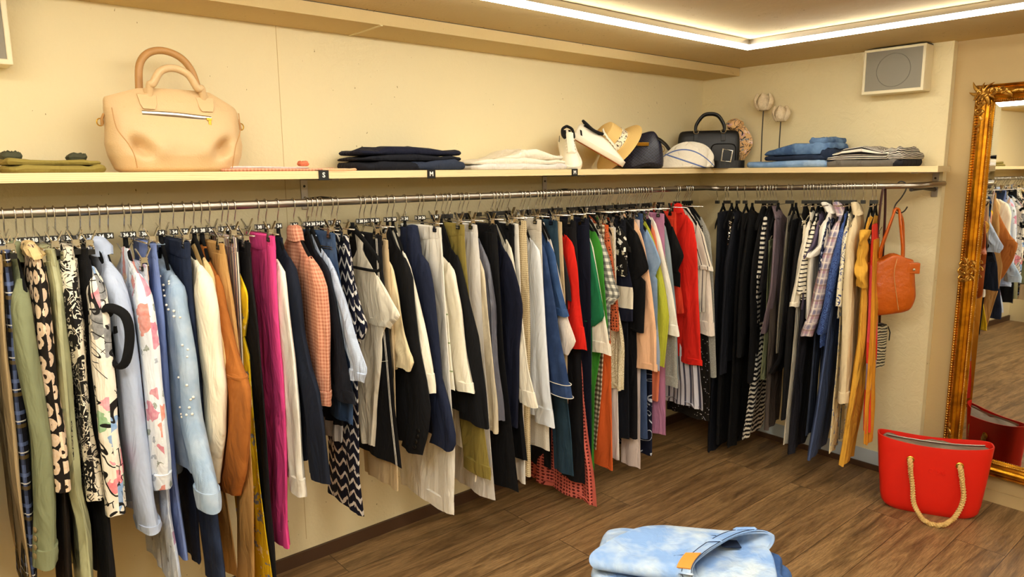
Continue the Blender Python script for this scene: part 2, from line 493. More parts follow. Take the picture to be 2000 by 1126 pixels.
def g_trousers(root, o, mats, th, seed):
    """waistband clipped open, two legs one behind the other"""
    R = o['R']; zt = R[0][1]; zb = R[-1][1]; n = 24
    hw = max(.085, min(.2, R[0][0] if not o.get('hw') else o['hw']))
    cu = R[0][0] - hw
    wb = MB(); rows = []
    zw = zt - .042
    for i in range(5):
        z = zt + .002 - (zt + .002 - zw) * i / 4
        u = outline(R, z) if i else R[0][0]
        rows.append(((u + cu - hw) / 2, z, (u - cu + hw) / 2 + .002, th * .62 + .0015))
    if not o.get('nowb'):
        wb.add(*tube(rows, 28, seed, .0015, 3, hem=-.004))
        wbo = wb.build('waistband', mats[0], root)
    zc = zt - .25                                   # crotch
    zb_in = o.get('zin', zb)
    for side in (1, -1):
        rows = []
        for i in range(n + 1):
            z = zw + .012 - (zw + .012 - zb) * i / n
            t = (zw - z) / max(.01, zw - zb)
            u = outline(R, z)
            wtop = hw * 1.02; wbot = o.get('lw', min(.1, hw * .62))
            k = min(1, max(0, (zw - z) / max(.05, zw - zc)))
            half = wtop * (1 - k) * .5 + .5 * hw * k if False else (hw * .5 * (1 - k * .0) * (1 - t) + wbot * t) * (1.02)
            if side == 1: c = u - half
            else: c = 2 * cu - (u if k < .2 else min(u, .24)) + half
            rows.append((c, z, half, (th * .62) * (.95 + .25 * math.sin(t * 5 + seed)) + .001))
        lg = MB(); lg.add(*tube(rows, 24, seed + side, .0035 * o.get('fold', 1), 4, .002, hem=.01))
        lo = lg.build('trouser_leg', mats[0], root)
        if side == 1 and o.get('cuff'):
            c = rows[-1]; q = MB()
            q.add(*tube([(c[0], c[1] + .05, c[2] + .003, c[3] + .003), (c[0], c[1] + .02, c[2] + .004, c[3] + .004), (c[0], c[1] - .003, c[2] + .003, c[3] + .003)], 24, seed, .002, 3))
            q.build('leg_hem', mats[-1], lo)
    if o.get('button'):
        b = MB(); b.lathe([(.0, 0), (.008, 0), (.008, .003), (.004, .004)], 12, (0, 0, 0), 'x')
        ob = b.build('button', M['brass'], root); ob.location = (-th * .62 - .006, -(R[0][0] - .045), zt - .02)

def g_top(root, o, mats, th, seed):
    R = list(o['R']); kind = o['k']
    zt = R[0][1]
    zn = min(-.096, max(zt + .03, -.125))
    un = min(.06, max(.035, R[0][0] * .5))
    P = [(un, zn)] + [q for q in R if q[1] < zn - .004]
    zsh = P[-1][1]
    umax = max(q[0] for q in P if q[1] > zn - .30) if len(P) > 2 else R[0][0]
    Bw = o.get('bw', max(.12, min(.19, umax - .02)))
    back = o.get('back', min(.25, max(.15, umax)))
    zend = R[-1][1]
    zh = o.get('hem', min(zend + .03, zn - .5) if kind == 'T' else zn - .56)
    bo = o.get('body')
    # body
    rows = []; n = 26
    for i in range(n + 1):
        t = (i / n) ** 1.25
        z = zn - (zn - zh) * t
        u = min(outline(P, z) - .006, Bw) if z >= P[-1][1] else Bw
        if bo and z < bo[0][1] + .05:
            k = min(1, (bo[0][1] + .05 - z) / .08)
            u = u * (1 - k) + outline(bo, z) * k
        elif o.get('bf'): u = u + o['bf'] * t
        ub = min(u + .01, back - .02) if u > 0 else .1
        rows.append(((u - ub) / 2, z, (u + ub) / 2, th * (.45 + .55 * min(1, (zn - z) / .12)) * .78))
    body = MB(); body.add(*tube(rows, 32, seed, .0035 * o.get('fold', 1), 5, .004 * o.get('fold', 1), 2.2))
    body.build('garment_body', mats[0], root)
    # sleeves
    W = o.get('sw', .125 if kind == 'T' else .15); We = o.get('se', .1 if kind == 'T' else W)
    smat = mats[1] if o.get('smat') else mats[0]
    zs = zn - .02
    for z in np.arange(zn - .005, zend, -.004):
        if outline(P, z) > Bw * .62: zs = float(z); break
    for side in (1, -1):
        rows = []; n = 22
        for i in range(n + 1):
            t = (i / n)
            z = zs - (zs - zend) * t
            u = outline(P, z)
            w = (W * (1 - t) + We * t) * min(1, .12 + (zs - z) / (W * .75))
            if side == -1:
                uo_ = min(u, back)
                if o.get('noback'): uo_ = min(uo_, o['noback'])
                rows.append((-(uo_ - w / 2), z, w / 2, th * .9 * min(1, .35 + (zs - z) / .07)))
            else:
                rows.append((u - w / 2, z, w / 2, th * .95 * min(1, .35 + (zs - z) / .07)))
        s = MB(); s.add(*tube(rows, 26, seed + 7 * side, .003 * o.get('fold', 1), 4, .0015 * o.get('fold', 1), 2.1, hem=.02))
        so = s.build('sleeve', smat, root)
        c = rows[-1]
        if o.get('cuff'):
            h = o['cuff']; ii = [r for r in rows if r[1] < c[1] + h]
            q = MB()
            rr = [(interp([(r[0], r[1]) for r in rows], c[1] + h * f) if True else 0, c[1] + h * f, interp([(r[2], r[1]) for r in rows], c[1] + h * f) + .0035, interp([(r[3], r[1]) for r in rows], c[1] + h * f) + .0035) for f in (1, .66, .33, -.03)]
            q.add(*tube(rr, 26, seed + 7 * side, .002, 4, 0, 2.1, hem=.02))
            q.build('cuff', mats[-1] if o.get('cmat') else smat, so)
        if o.get('btn') and side == 1:
            for j in range(4):
                z = c[1] + .035 + j * .024
                uu = interp([(r[0], r[1]) for r in rows], z) + .5 * interp([(r[2], r[1]) for r in rows], z)
                ww = interp([(r[3], r[1]) for r in rows], z)
                b = MB(); b.lathe([(0, -.001), (.0075, -.001), (.0085, .0015), (.005, .003), (0, .0035)], 14, (0, 0, 0), 'x')
                bo_ = b.build('sleeve_button', M[o['btn']], so); bo_.location = (-ww * .93 - .004 + lean(z), -uu, z); bo_.rotation_euler = (0, 0, PI + .35)
    if o.get('collar'):
        h = min(o['collar'], -.078 - zn)
        q = MB()
        q.add(*tube([(0, zn + h, un * 1.0, th * .75), (0, zn + h * .6, un * 1.15, th * .95), (0, zn - .006, un * 1.3, th * 1.0), (un * .2, zn - .03, un * 1.45, th * 1.0)], 24, seed, .002, 3))
        q.build('collar', mats[-1] if o.get('kmat') else mats[0], root)
    return zn, Bw

def g_drape(root, o, mats, th, seed, as_root=False):
    """dress, skirt, scarf: one hanging tube; R the outer edge, optional back width"""
    R = o['R']; zt, zb = R[0][1], R[-1][1]; n = 30
    rows = []
    strap = o.get('strap')
    for i in range(n + 1):
        t = i / n; z = zt - (zt - zb) * t
        u = outline(R, z)
        wid = o.get('wid')
        ub = (u - wid) if wid else -min(max(u, .08), o.get('back', .2))
        rows.append(((u + ub) / 2, z, max(.01, (u - ub) / 2), th * .8 * (.5 + .5 * min(1, (zt - z) / .1)) + .002))
    b = MB(); b.add(*tube(rows, 36, seed, .004 * o.get('fold', 1), o.get('kf', 7), .005 * o.get('fold', 1), 2.2, hem=.02))
    bo = b.build('garment_body', mats[0], root)
    if o.get('straps'):
        for s in (1, -1):
            q = MB(); q.pipe([(0, -s * .07, -.085), (0, -s * .09, -.11), (0, -s * .1, zt + .0)], .005, 8)
            q.build('shoulder_strap', mats[-1], root)
    return bo

# ------------------------------------------------------------------ hangers
def hook_pts(r=.0155):
    pts = [(0, 0, -.074), (0, 0, -.05), (0, .001, -.036)]
    for k in range(13):
        a = -PI * .5 + (-.15) + k / 12 * PI * 1.22
        pts.append((0, -math.cos(a) * r * 1.0 * -1 if False else math.cos(a) * r, math.sin(a) * r))
    return pts
def hanger_meshes():
    H = {}
    m = MB(); pts = smooth_pts([(0, 0, -.078), (0, 0, -.05), (0, -.006, -.034), (0, -.0145, -.018), (0, -.0165, 0), (0, -.0125, .0115), (0, 0, .0168), (0, .0125, .0115), (0, .0163, 0), (0, .0145, -.008)], 4)
    m.pipe(pts, .0019, 7); H['hook'] = m.mesh('hook', M['chrome'])
    m = MB(); m.box((0, 0, -.0745), (.02, .021, .017)); H['marker'] = m.mesh('size_marker', M['black_plastic'], False)
    # velvet shoulders
    m = MB(); rings = []
    for k in range(33):
        t = k / 32 * 2 - 1; a = abs(t)
        y = t * .168; z = -.098 - .105 * a ** 1.15 - (.012 * max(0, a - .93) / .07)
        hh = .0135 * (1 - .25 * a); ww = .0052
        if a > .985: hh *= .5; ww *= .5
        rings.append([(ww * math.cos(2 * PI * j / 10), y, z + hh * math.sin(2 * PI * j / 10)) for j in range(10)])
    m.loft(rings)
    m.pipe([(0, 0, -.078), (0, 0, -.106)], .007, 8)
    H['velvet'] = m.mesh('shoulder_frame', M['velvet'])
    # trouser hanger bar
    m = MB(); m.pipe([(0, -.165, -.09), (0, .165, -.09)], .0026, 8); m.pipe([(0, 0, -.078), (0, 0, -.09)], .004, 8)
    H['bar'] = m.mesh('crossbar', M['chrome'])
    m = MB()
    m.box((0, 0, -.092), (.016, .018, .016))
    for s in (-1, 1):
        m.box((s * .0085, 0, -.103), (.0025, .016, .034), (0, s * -.12, 0))
        m.box((s * .0125, 0, -.073), (.0025, .014, .032), (0, s * .45, 0))
    m.pipe([(-.011, 0, -.09), (.011, 0, -.09)], .004, 8)
    H['clip'] = m.mesh('clip', M['chrome'], False)
    m = MB(); m.box((0, 0, -.117), (.022, .02, .014))
    H['pad'] = m.mesh('clip_pad', M['black_plastic'], False)
    for s in ('34', '36', '38'):
        H['n' + s] = text_mesh(s, .0145, M['print_white'], .0002, .0004)
    return H
HG = None
def make_hanger(clip, loc, rz, label, group, num=None, clipu=(.13, -.13), dz=0.0):
    r = empty('clip_hanger' if clip else 'velvet_hanger', loc, rz, label, 'clothes hanger', group)
    link('hook', HG['hook'], r)
    mk = link('size_marker', HG['marker'], r)
    if num:
        a = link('size_number', HG['n' + num], mk); a.location = (0, -.0108, -.0745); a.rotation_euler = (PI / 2, 0, 0)
        b = link('size_number', HG['n' + num], mk); b.location = (-.0103, 0, -.0745); b.rotation_euler = (PI / 2, 0, -PI / 2)
    if clip:
        link('crossbar', HG['bar'], r)
        for u in clipu:
            c = link('clip', HG['clip'], r); c.location = (0, -u, dz)
            link('clip_pad', HG['pad'], c)
    else:
        link('shoulder_frame', HG['velvet'], r)
    return r
# ------------------------------------------------------------------ the room
def stucco(name, col, bump=.35, spots=True):
    t = NT(name, .85, 0, .25)
    c = t.mix(t.math('MULTIPLY', t.noise(1.3, 3, .6), .35), lin(col), tuple(q * .82 for q in lin(col)[:3]) + (1,))
    if spots:
        vo = t.voro(7, 'F1', 'Object'); nz = t.noise(3.2, 2)
        nz2 = t.noise(60, 2, .7, stretch=(1, 1, .6))
        m = t.math('MULTIPLY', t.math('GREATER_THAN', nz2, .70), t.math('GREATER_THAN', nz, .53))
        c = t.mix(t.math('MULTIPLY', m, .75), c, lin('#7a6236'))
    t.color(c)
    t.bump(t.noise(70, 3, .6), bump, .004)
    t.bump(t.noise(9, 3, .6), .15, .02)
    return t.m
def rough_plaster(name, col):
    t = NT(name, .85, 0, .25); t.color(lin(col))
    a = t.noise(16, 3, .65, dist=1.2); t.bump(t.ramp(a, [(.35, (0, 0, 0, 1)), (.62, (1, 1, 1, 1))]), .4, .004)
    return t.m
M['wall'] = stucco('cream_stucco', '#e6d8ae')
M['wall_rough'] = rough_plaster('rough_plaster', '#e6d7ac')
M['ceil'] = stucco('ceiling_plaster', '#d8c08c', .3)
M['wall_taupe'] = stucco('taupe_paint', '#c2a878', .2, False)
M['base'] = plain('dark_baseboard', '#4a3220', .5)
M['base_white'] = plain('pale_skirting', '#b9c4cc', .6)
M['led'] = None
def wood_floor():
    t = NT('laminate_floor', .42, 0, .4)
    mp = t.n('ShaderNodeMapping'); t.t.links.new(t.coord('Object'), mp.inputs[0])
    br = t.n('ShaderNodeTexBrick'); t.t.links.new(mp.outputs[0], br.inputs['Vector'])
    br.inputs['Scale'].default_value = 1; br.inputs['Brick Width'].default_value = 1.3; br.inputs['Row Height'].default_value = .19
    br.inputs['Mortar Size'].default_value = .0016; br.inputs['Mortar Smooth'].default_value = .1; br.offset = .37
    br.inputs['Color1'].default_value = (0, 0, 0, 1); br.inputs['Color2'].default_value = (1, 1, 1, 1); br.inputs['Mortar'].default_value = (.5, .5, .5, 1)
    sep = t.n('ShaderNodeSeparateColor'); t.put(sep.inputs[0], br.outputs['Color'])
    off = t.n('ShaderNodeCombineXYZ'); t.put(off.inputs[0], t.math('MULTIPLY', sep.outputs[0], 7.3)); t.put(off.inputs[1], t.math('MULTIPLY', sep.outputs[0], 3.1))
    ad = t.n('ShaderNodeVectorMath', operation='ADD'); t.put(ad.inputs[0], t.coord('Object')); t.put(ad.inputs[1], off.outputs[0])
    def nz(sc_, st, d=3, dist=.6, r=.6):
        m2 = t.n('ShaderNodeMapping'); m2.inputs[3].default_value = st; t.t.links.new(ad.outputs[0], m2.inputs[0])
        x = t.n('ShaderNodeTexNoise'); t.t.links.new(m2.outputs[0], x.inputs['Vector'])
        x.inputs['Scale'].default_value = sc_; x.inputs['Detail'].default_value = d; x.inputs['Distortion'].default_value = dist; x.inputs['Roughness'].default_value = r
        return x.outputs[0]
    g1 = nz(3.2, (.55, 5.5, 1), 4, 1.2); g2 = nz(24, (.5, 9, 1), 3, .4, .7)
    c = t.ramp(g1, [(.25, lin('#4f3a24')), (.45, lin('#7f6340')), (.6, lin('#a38156')), (.8, lin('#6d5233'))])
    c = t.mix(t.math('MULTIPLY', t.math('GREATER_THAN', g2, .52), .35), c, lin('#4a2f18'))
    c = t.mix(t.math('MULTIPLY', sep.outputs[0], .25), c, lin('#6b4a2a'))
    c = t.mix(t.math('MULTIPLY', br.outputs['Fac'], .8), c, lin('#2a1a0e'))
    t.color(c)
    t.bump(t.math('SUBTRACT', g2, br.outputs['Fac']), .2, .002)
    return t.m
M['floor'] = wood_floor()
def plywood():
    t = NT('birch_plywood', .55, 0, .35)
    z = t.n('ShaderNodeSeparateXYZ'); t.t.links.new(t.coord('Object'), z.inputs[0])
    st = t.stripe(z.outputs[2], .0055, .42)
    g = t.noise(5, 3, .6, stretch=(1, 1, 30))
    c = t.mix(t.math('MULTIPLY', st, t.math('MULTIPLY', g, .55)), lin('#efd9a6'), lin('#b98f54'))
    c = t.mix(t.math('MULTIPLY', t.math('GREATER_THAN', t.noise(6, 2, .6, stretch=(.6, .6, 60)), .66), .5), c, lin('#8a6436'))
    t.color(c); return t.m
M['ply'] = plywood()

def struct(name, mb, m, **k):
    o = mb.build(name, m, None, False, None, **k); o['kind'] = 'structure'; return o
ZL = 1.499; CZ = 2.184; XL = -4.8; YB = -4.9
struct('floor', MB().box2((XL - .1, YB - .1, -.06), (.3, .15, 0)), M['floor'])
struct('ceiling', MB().box2((XL - .1, YB - .1, CZ), (.3, .15, CZ + .1)), M['ceil'])
struct('wall_back', MB().box2((XL - .1, 0, 0), (.14, .12, CZ)), M['wall'])
struct('wall_right', MB().box2((0, -1.372, 0), (.14, -.0005, CZ - .0005)), M['wall_rough'])
struct('wall_mirror_side', MB().box2((.045, YB, 0), (.14, -1.3725, CZ - .0005)), M['wall_taupe'])
struct('wall_left', MB().box2((XL - .1, YB, 0), (XL, -.0005, CZ - .0005)), M['wall'])
struct('wall_front', MB().box2((XL - .1, YB - .1, 0), (.14, YB - .0005, CZ - .0005)), M['wall'])
# the boxed beam above the long wall, one board joint underneath
struct('trim_1', MB().box2((XL + .0005, -.25, 2.138), (-.0005, -.0005, CZ - .0005)), M['ceil'])
struct('trim_2', MB().box2((-2.395, -.249, 2.1345), (-2.385, -.001, 2.1385)), M['wall'])
struct('trim_3', MB().box2((XL + .001, -.2515, CZ - .0022), (-.001, -.2502, CZ - .0004)), M['dark_steel'])
# wall board joint
struct('trim_4', MB().box2((-2.692, -.0006, .1), (-2.690, .0006, 2.137)), M['wall_taupe'])
struct('baseboard_back', MB().box2((XL + .001, -.014, .0005), (-.0005, -.0006, .055)), M['base'])
struct('baseboard_right', MB().box2((-.014, -1.371, .0005), (-.0006, -.016, .03)), M['base'])
struct('trim_5', MB().box2((-.006, -1.371, .031), (-.0006, -.016, .105)), M['base_white'])
struct('baseboard_mirror_side', MB().box2((.033, YB + .001, .0005), (.0444, -1.374, .06)), M['wall_taupe'])
struct('trim_6', MB().box2((-.0015, -1.3745, .106), (.0443, -1.3722, CZ - .001)), M['wall'])

# LED strips: an aluminium profile with a lit diffuser, round the ceiling
em = bpy.data.materials.new('lit_diffuser'); em.use_nodes = True
nt = em.node_tree; nt.nodes.clear()
e_ = nt.nodes.new('ShaderNodeEmission'); e_.inputs[0].default_value = (1, .965, .86, 1); e_.inputs[1].default_value = LEDS
oo = nt.nodes.new('ShaderNodeOutputMaterial'); nt.links.new(e_.outputs[0], oo.inputs[0])
M['led'] = em
def led(lo, hi, label, cat='light strip'):
    (x0, y0), (x1, y1) = lo, hi
    r = empty('led_strip', ((x0 + x1) / 2, (y0 + y1) / 2, CZ), 0, label, cat, 'LED strips round the ceiling')
    m = MB(); m.box2((x0, y0, CZ - .024), (x1, y1, CZ - .0005)); 
    f = m.build('profile', M['steel'], r, False); f.location = -r.location
    m = MB(); i = .002; m.box2((x0 + i, y0 + i, CZ - .041), (x1 - i, y1 - i, CZ - .0245))
    d = m.build('diffuser', M['led'], r, False); d.location = -r.location
led((-4.3, -.792), (-.7921, -.764), 'lit LED strip along the ceiling in front of the long wall')
led((-.792, -4.2), (-.764, -.764), 'lit LED strip along the ceiling towards the mirror wall')
led((-4.3, -4.2), (-.7921, -4.172), 'lit LED strip on the ceiling above the shop front, behind the view')
led((-4.328, -4.2), (-4.3001, -.764), 'lit LED strip on the ceiling along the left wall of the shop')

em2 = em.copy(); em2.name = 'panel_diffuser'; em2.node_tree.nodes['Emission'].inputs[1].default_value = FILL_PANS; M['panel'] = em2
for i, (x, y) in enumerate(((-3.95, -1.95), (-2.95, -2.05), (-2.15, -2.6))):  # added fill light: unseen panels put in to brighten the garment fronts
    r = empty('ceiling_panel', (x, y, CZ), 0, ('square LED panel overhead in the ceiling in front of the rail, ' + ('nearest the left wall', 'in the middle', 'nearest the mirror wall')[i]), 'ceiling light', 'LED ceiling panels')
    m = MB(); m.box2((-.31, -.31, -.012), (.31, .31, -.0005)); m.build('panel_frame', M['steel'], r, False)
    m = MB(); m.box2((-.29, -.29, -.016), (.29, .29, -.0125)); m.build('diffuser', M['panel'], r, False)

# ------------------------------------------------------------------ shelf, brackets, rail
m = MB(); z0, z1 = 1.5805, 1.6075
P = [(XL + .03, -.002), (-.0025, -.002), (-.0025, -1.405), (-.3, -1.452), (-.3, -.3), (XL + .03, -.3)]
vs = [(x, y, z) for z in (z0, z1) for x, y in P]
n = len(P)
m.add(vs, [tuple(range(n - 1, -1, -1)), tuple(range(n, 2 * n))] + [(i, (i + 1) % n, n + (i + 1) % n, n + i) for i in range(n)])
o = m.build('shelf', M['ply'], None, False); tag(o, 'long birch plywood wall shelf running round the corner above the rail', 'shelf')
def bracket(loc, rz, label):
    r = empty('shelf_bracket', loc, rz, label, 'bracket', 'shelf brackets')
    m = MB(); m.box2((-.014, -.006, -.12), (.014, -.0008, -.0005)); m.box2((-.014, -.27, -.006), (.014, -.006, -.0005))
    m.build('angle_plate', M['steel'], r, False, bevel=.001)
    m = MB(); m.pipe([(0, -.006, -.085), (0, -.15, -.074), (0, -.292, -.0785)], .009, 8); m.build('rail_arm', M['dark_steel'], r)
    for z in (-.03, -.075):
        s = MB(); s.lathe([(0, -.0085), (.005, -.008), (.005, -.0058), (0, -.0055)], 10, (0, 0, z), 'y'); s.build('screw', M['dark_steel'], r)
for x, l in ((-2.617, 'steel shelf bracket under the first size tag'), (-1.335, 'steel shelf bracket under the white sneakers'), (-3.95, 'steel shelf bracket beyond the left end of the picture, over the olive jacket')):
    bracket((x, -.0008, 1.58), 0, l)
bracket((-.0008, -1.345, 1.58), -PI / 2, 'steel end bracket of the rail next to the orange bag')
pts = [(-4.15, -.3, ZL), (-.36, -.3, ZL)] 
arc = [(-.36 + .06 * math.sin(a), -.36 + .06 * math.cos(a), ZL - .004 * math.sin(a)) for a in [i * PI / 16 for i in range(1, 9)]]
pts = pts + arc + [(-.3, -.7, 1.503), (-.3, -1.3, 1.518), (-.292, -1.345, 1.5195), (-.26, -1.374, 1.521), (-.2, -1.382, 1.5225), (-.012, -1.384, 1.524)]
m = MB(); m.pipe(pts, .0135, 14)
o = m.build('clothes_rail', M['steel']); tag(o, 'brushed steel clothes rail under the shelf, bent round the corner', 'clothes rail')
# the boards the rail panel is screwed to
struct('trim_7', MB().box2((-.006, -1.02, 1.02), (-.0008, -.35, 1.579)), M['wall_rough'])
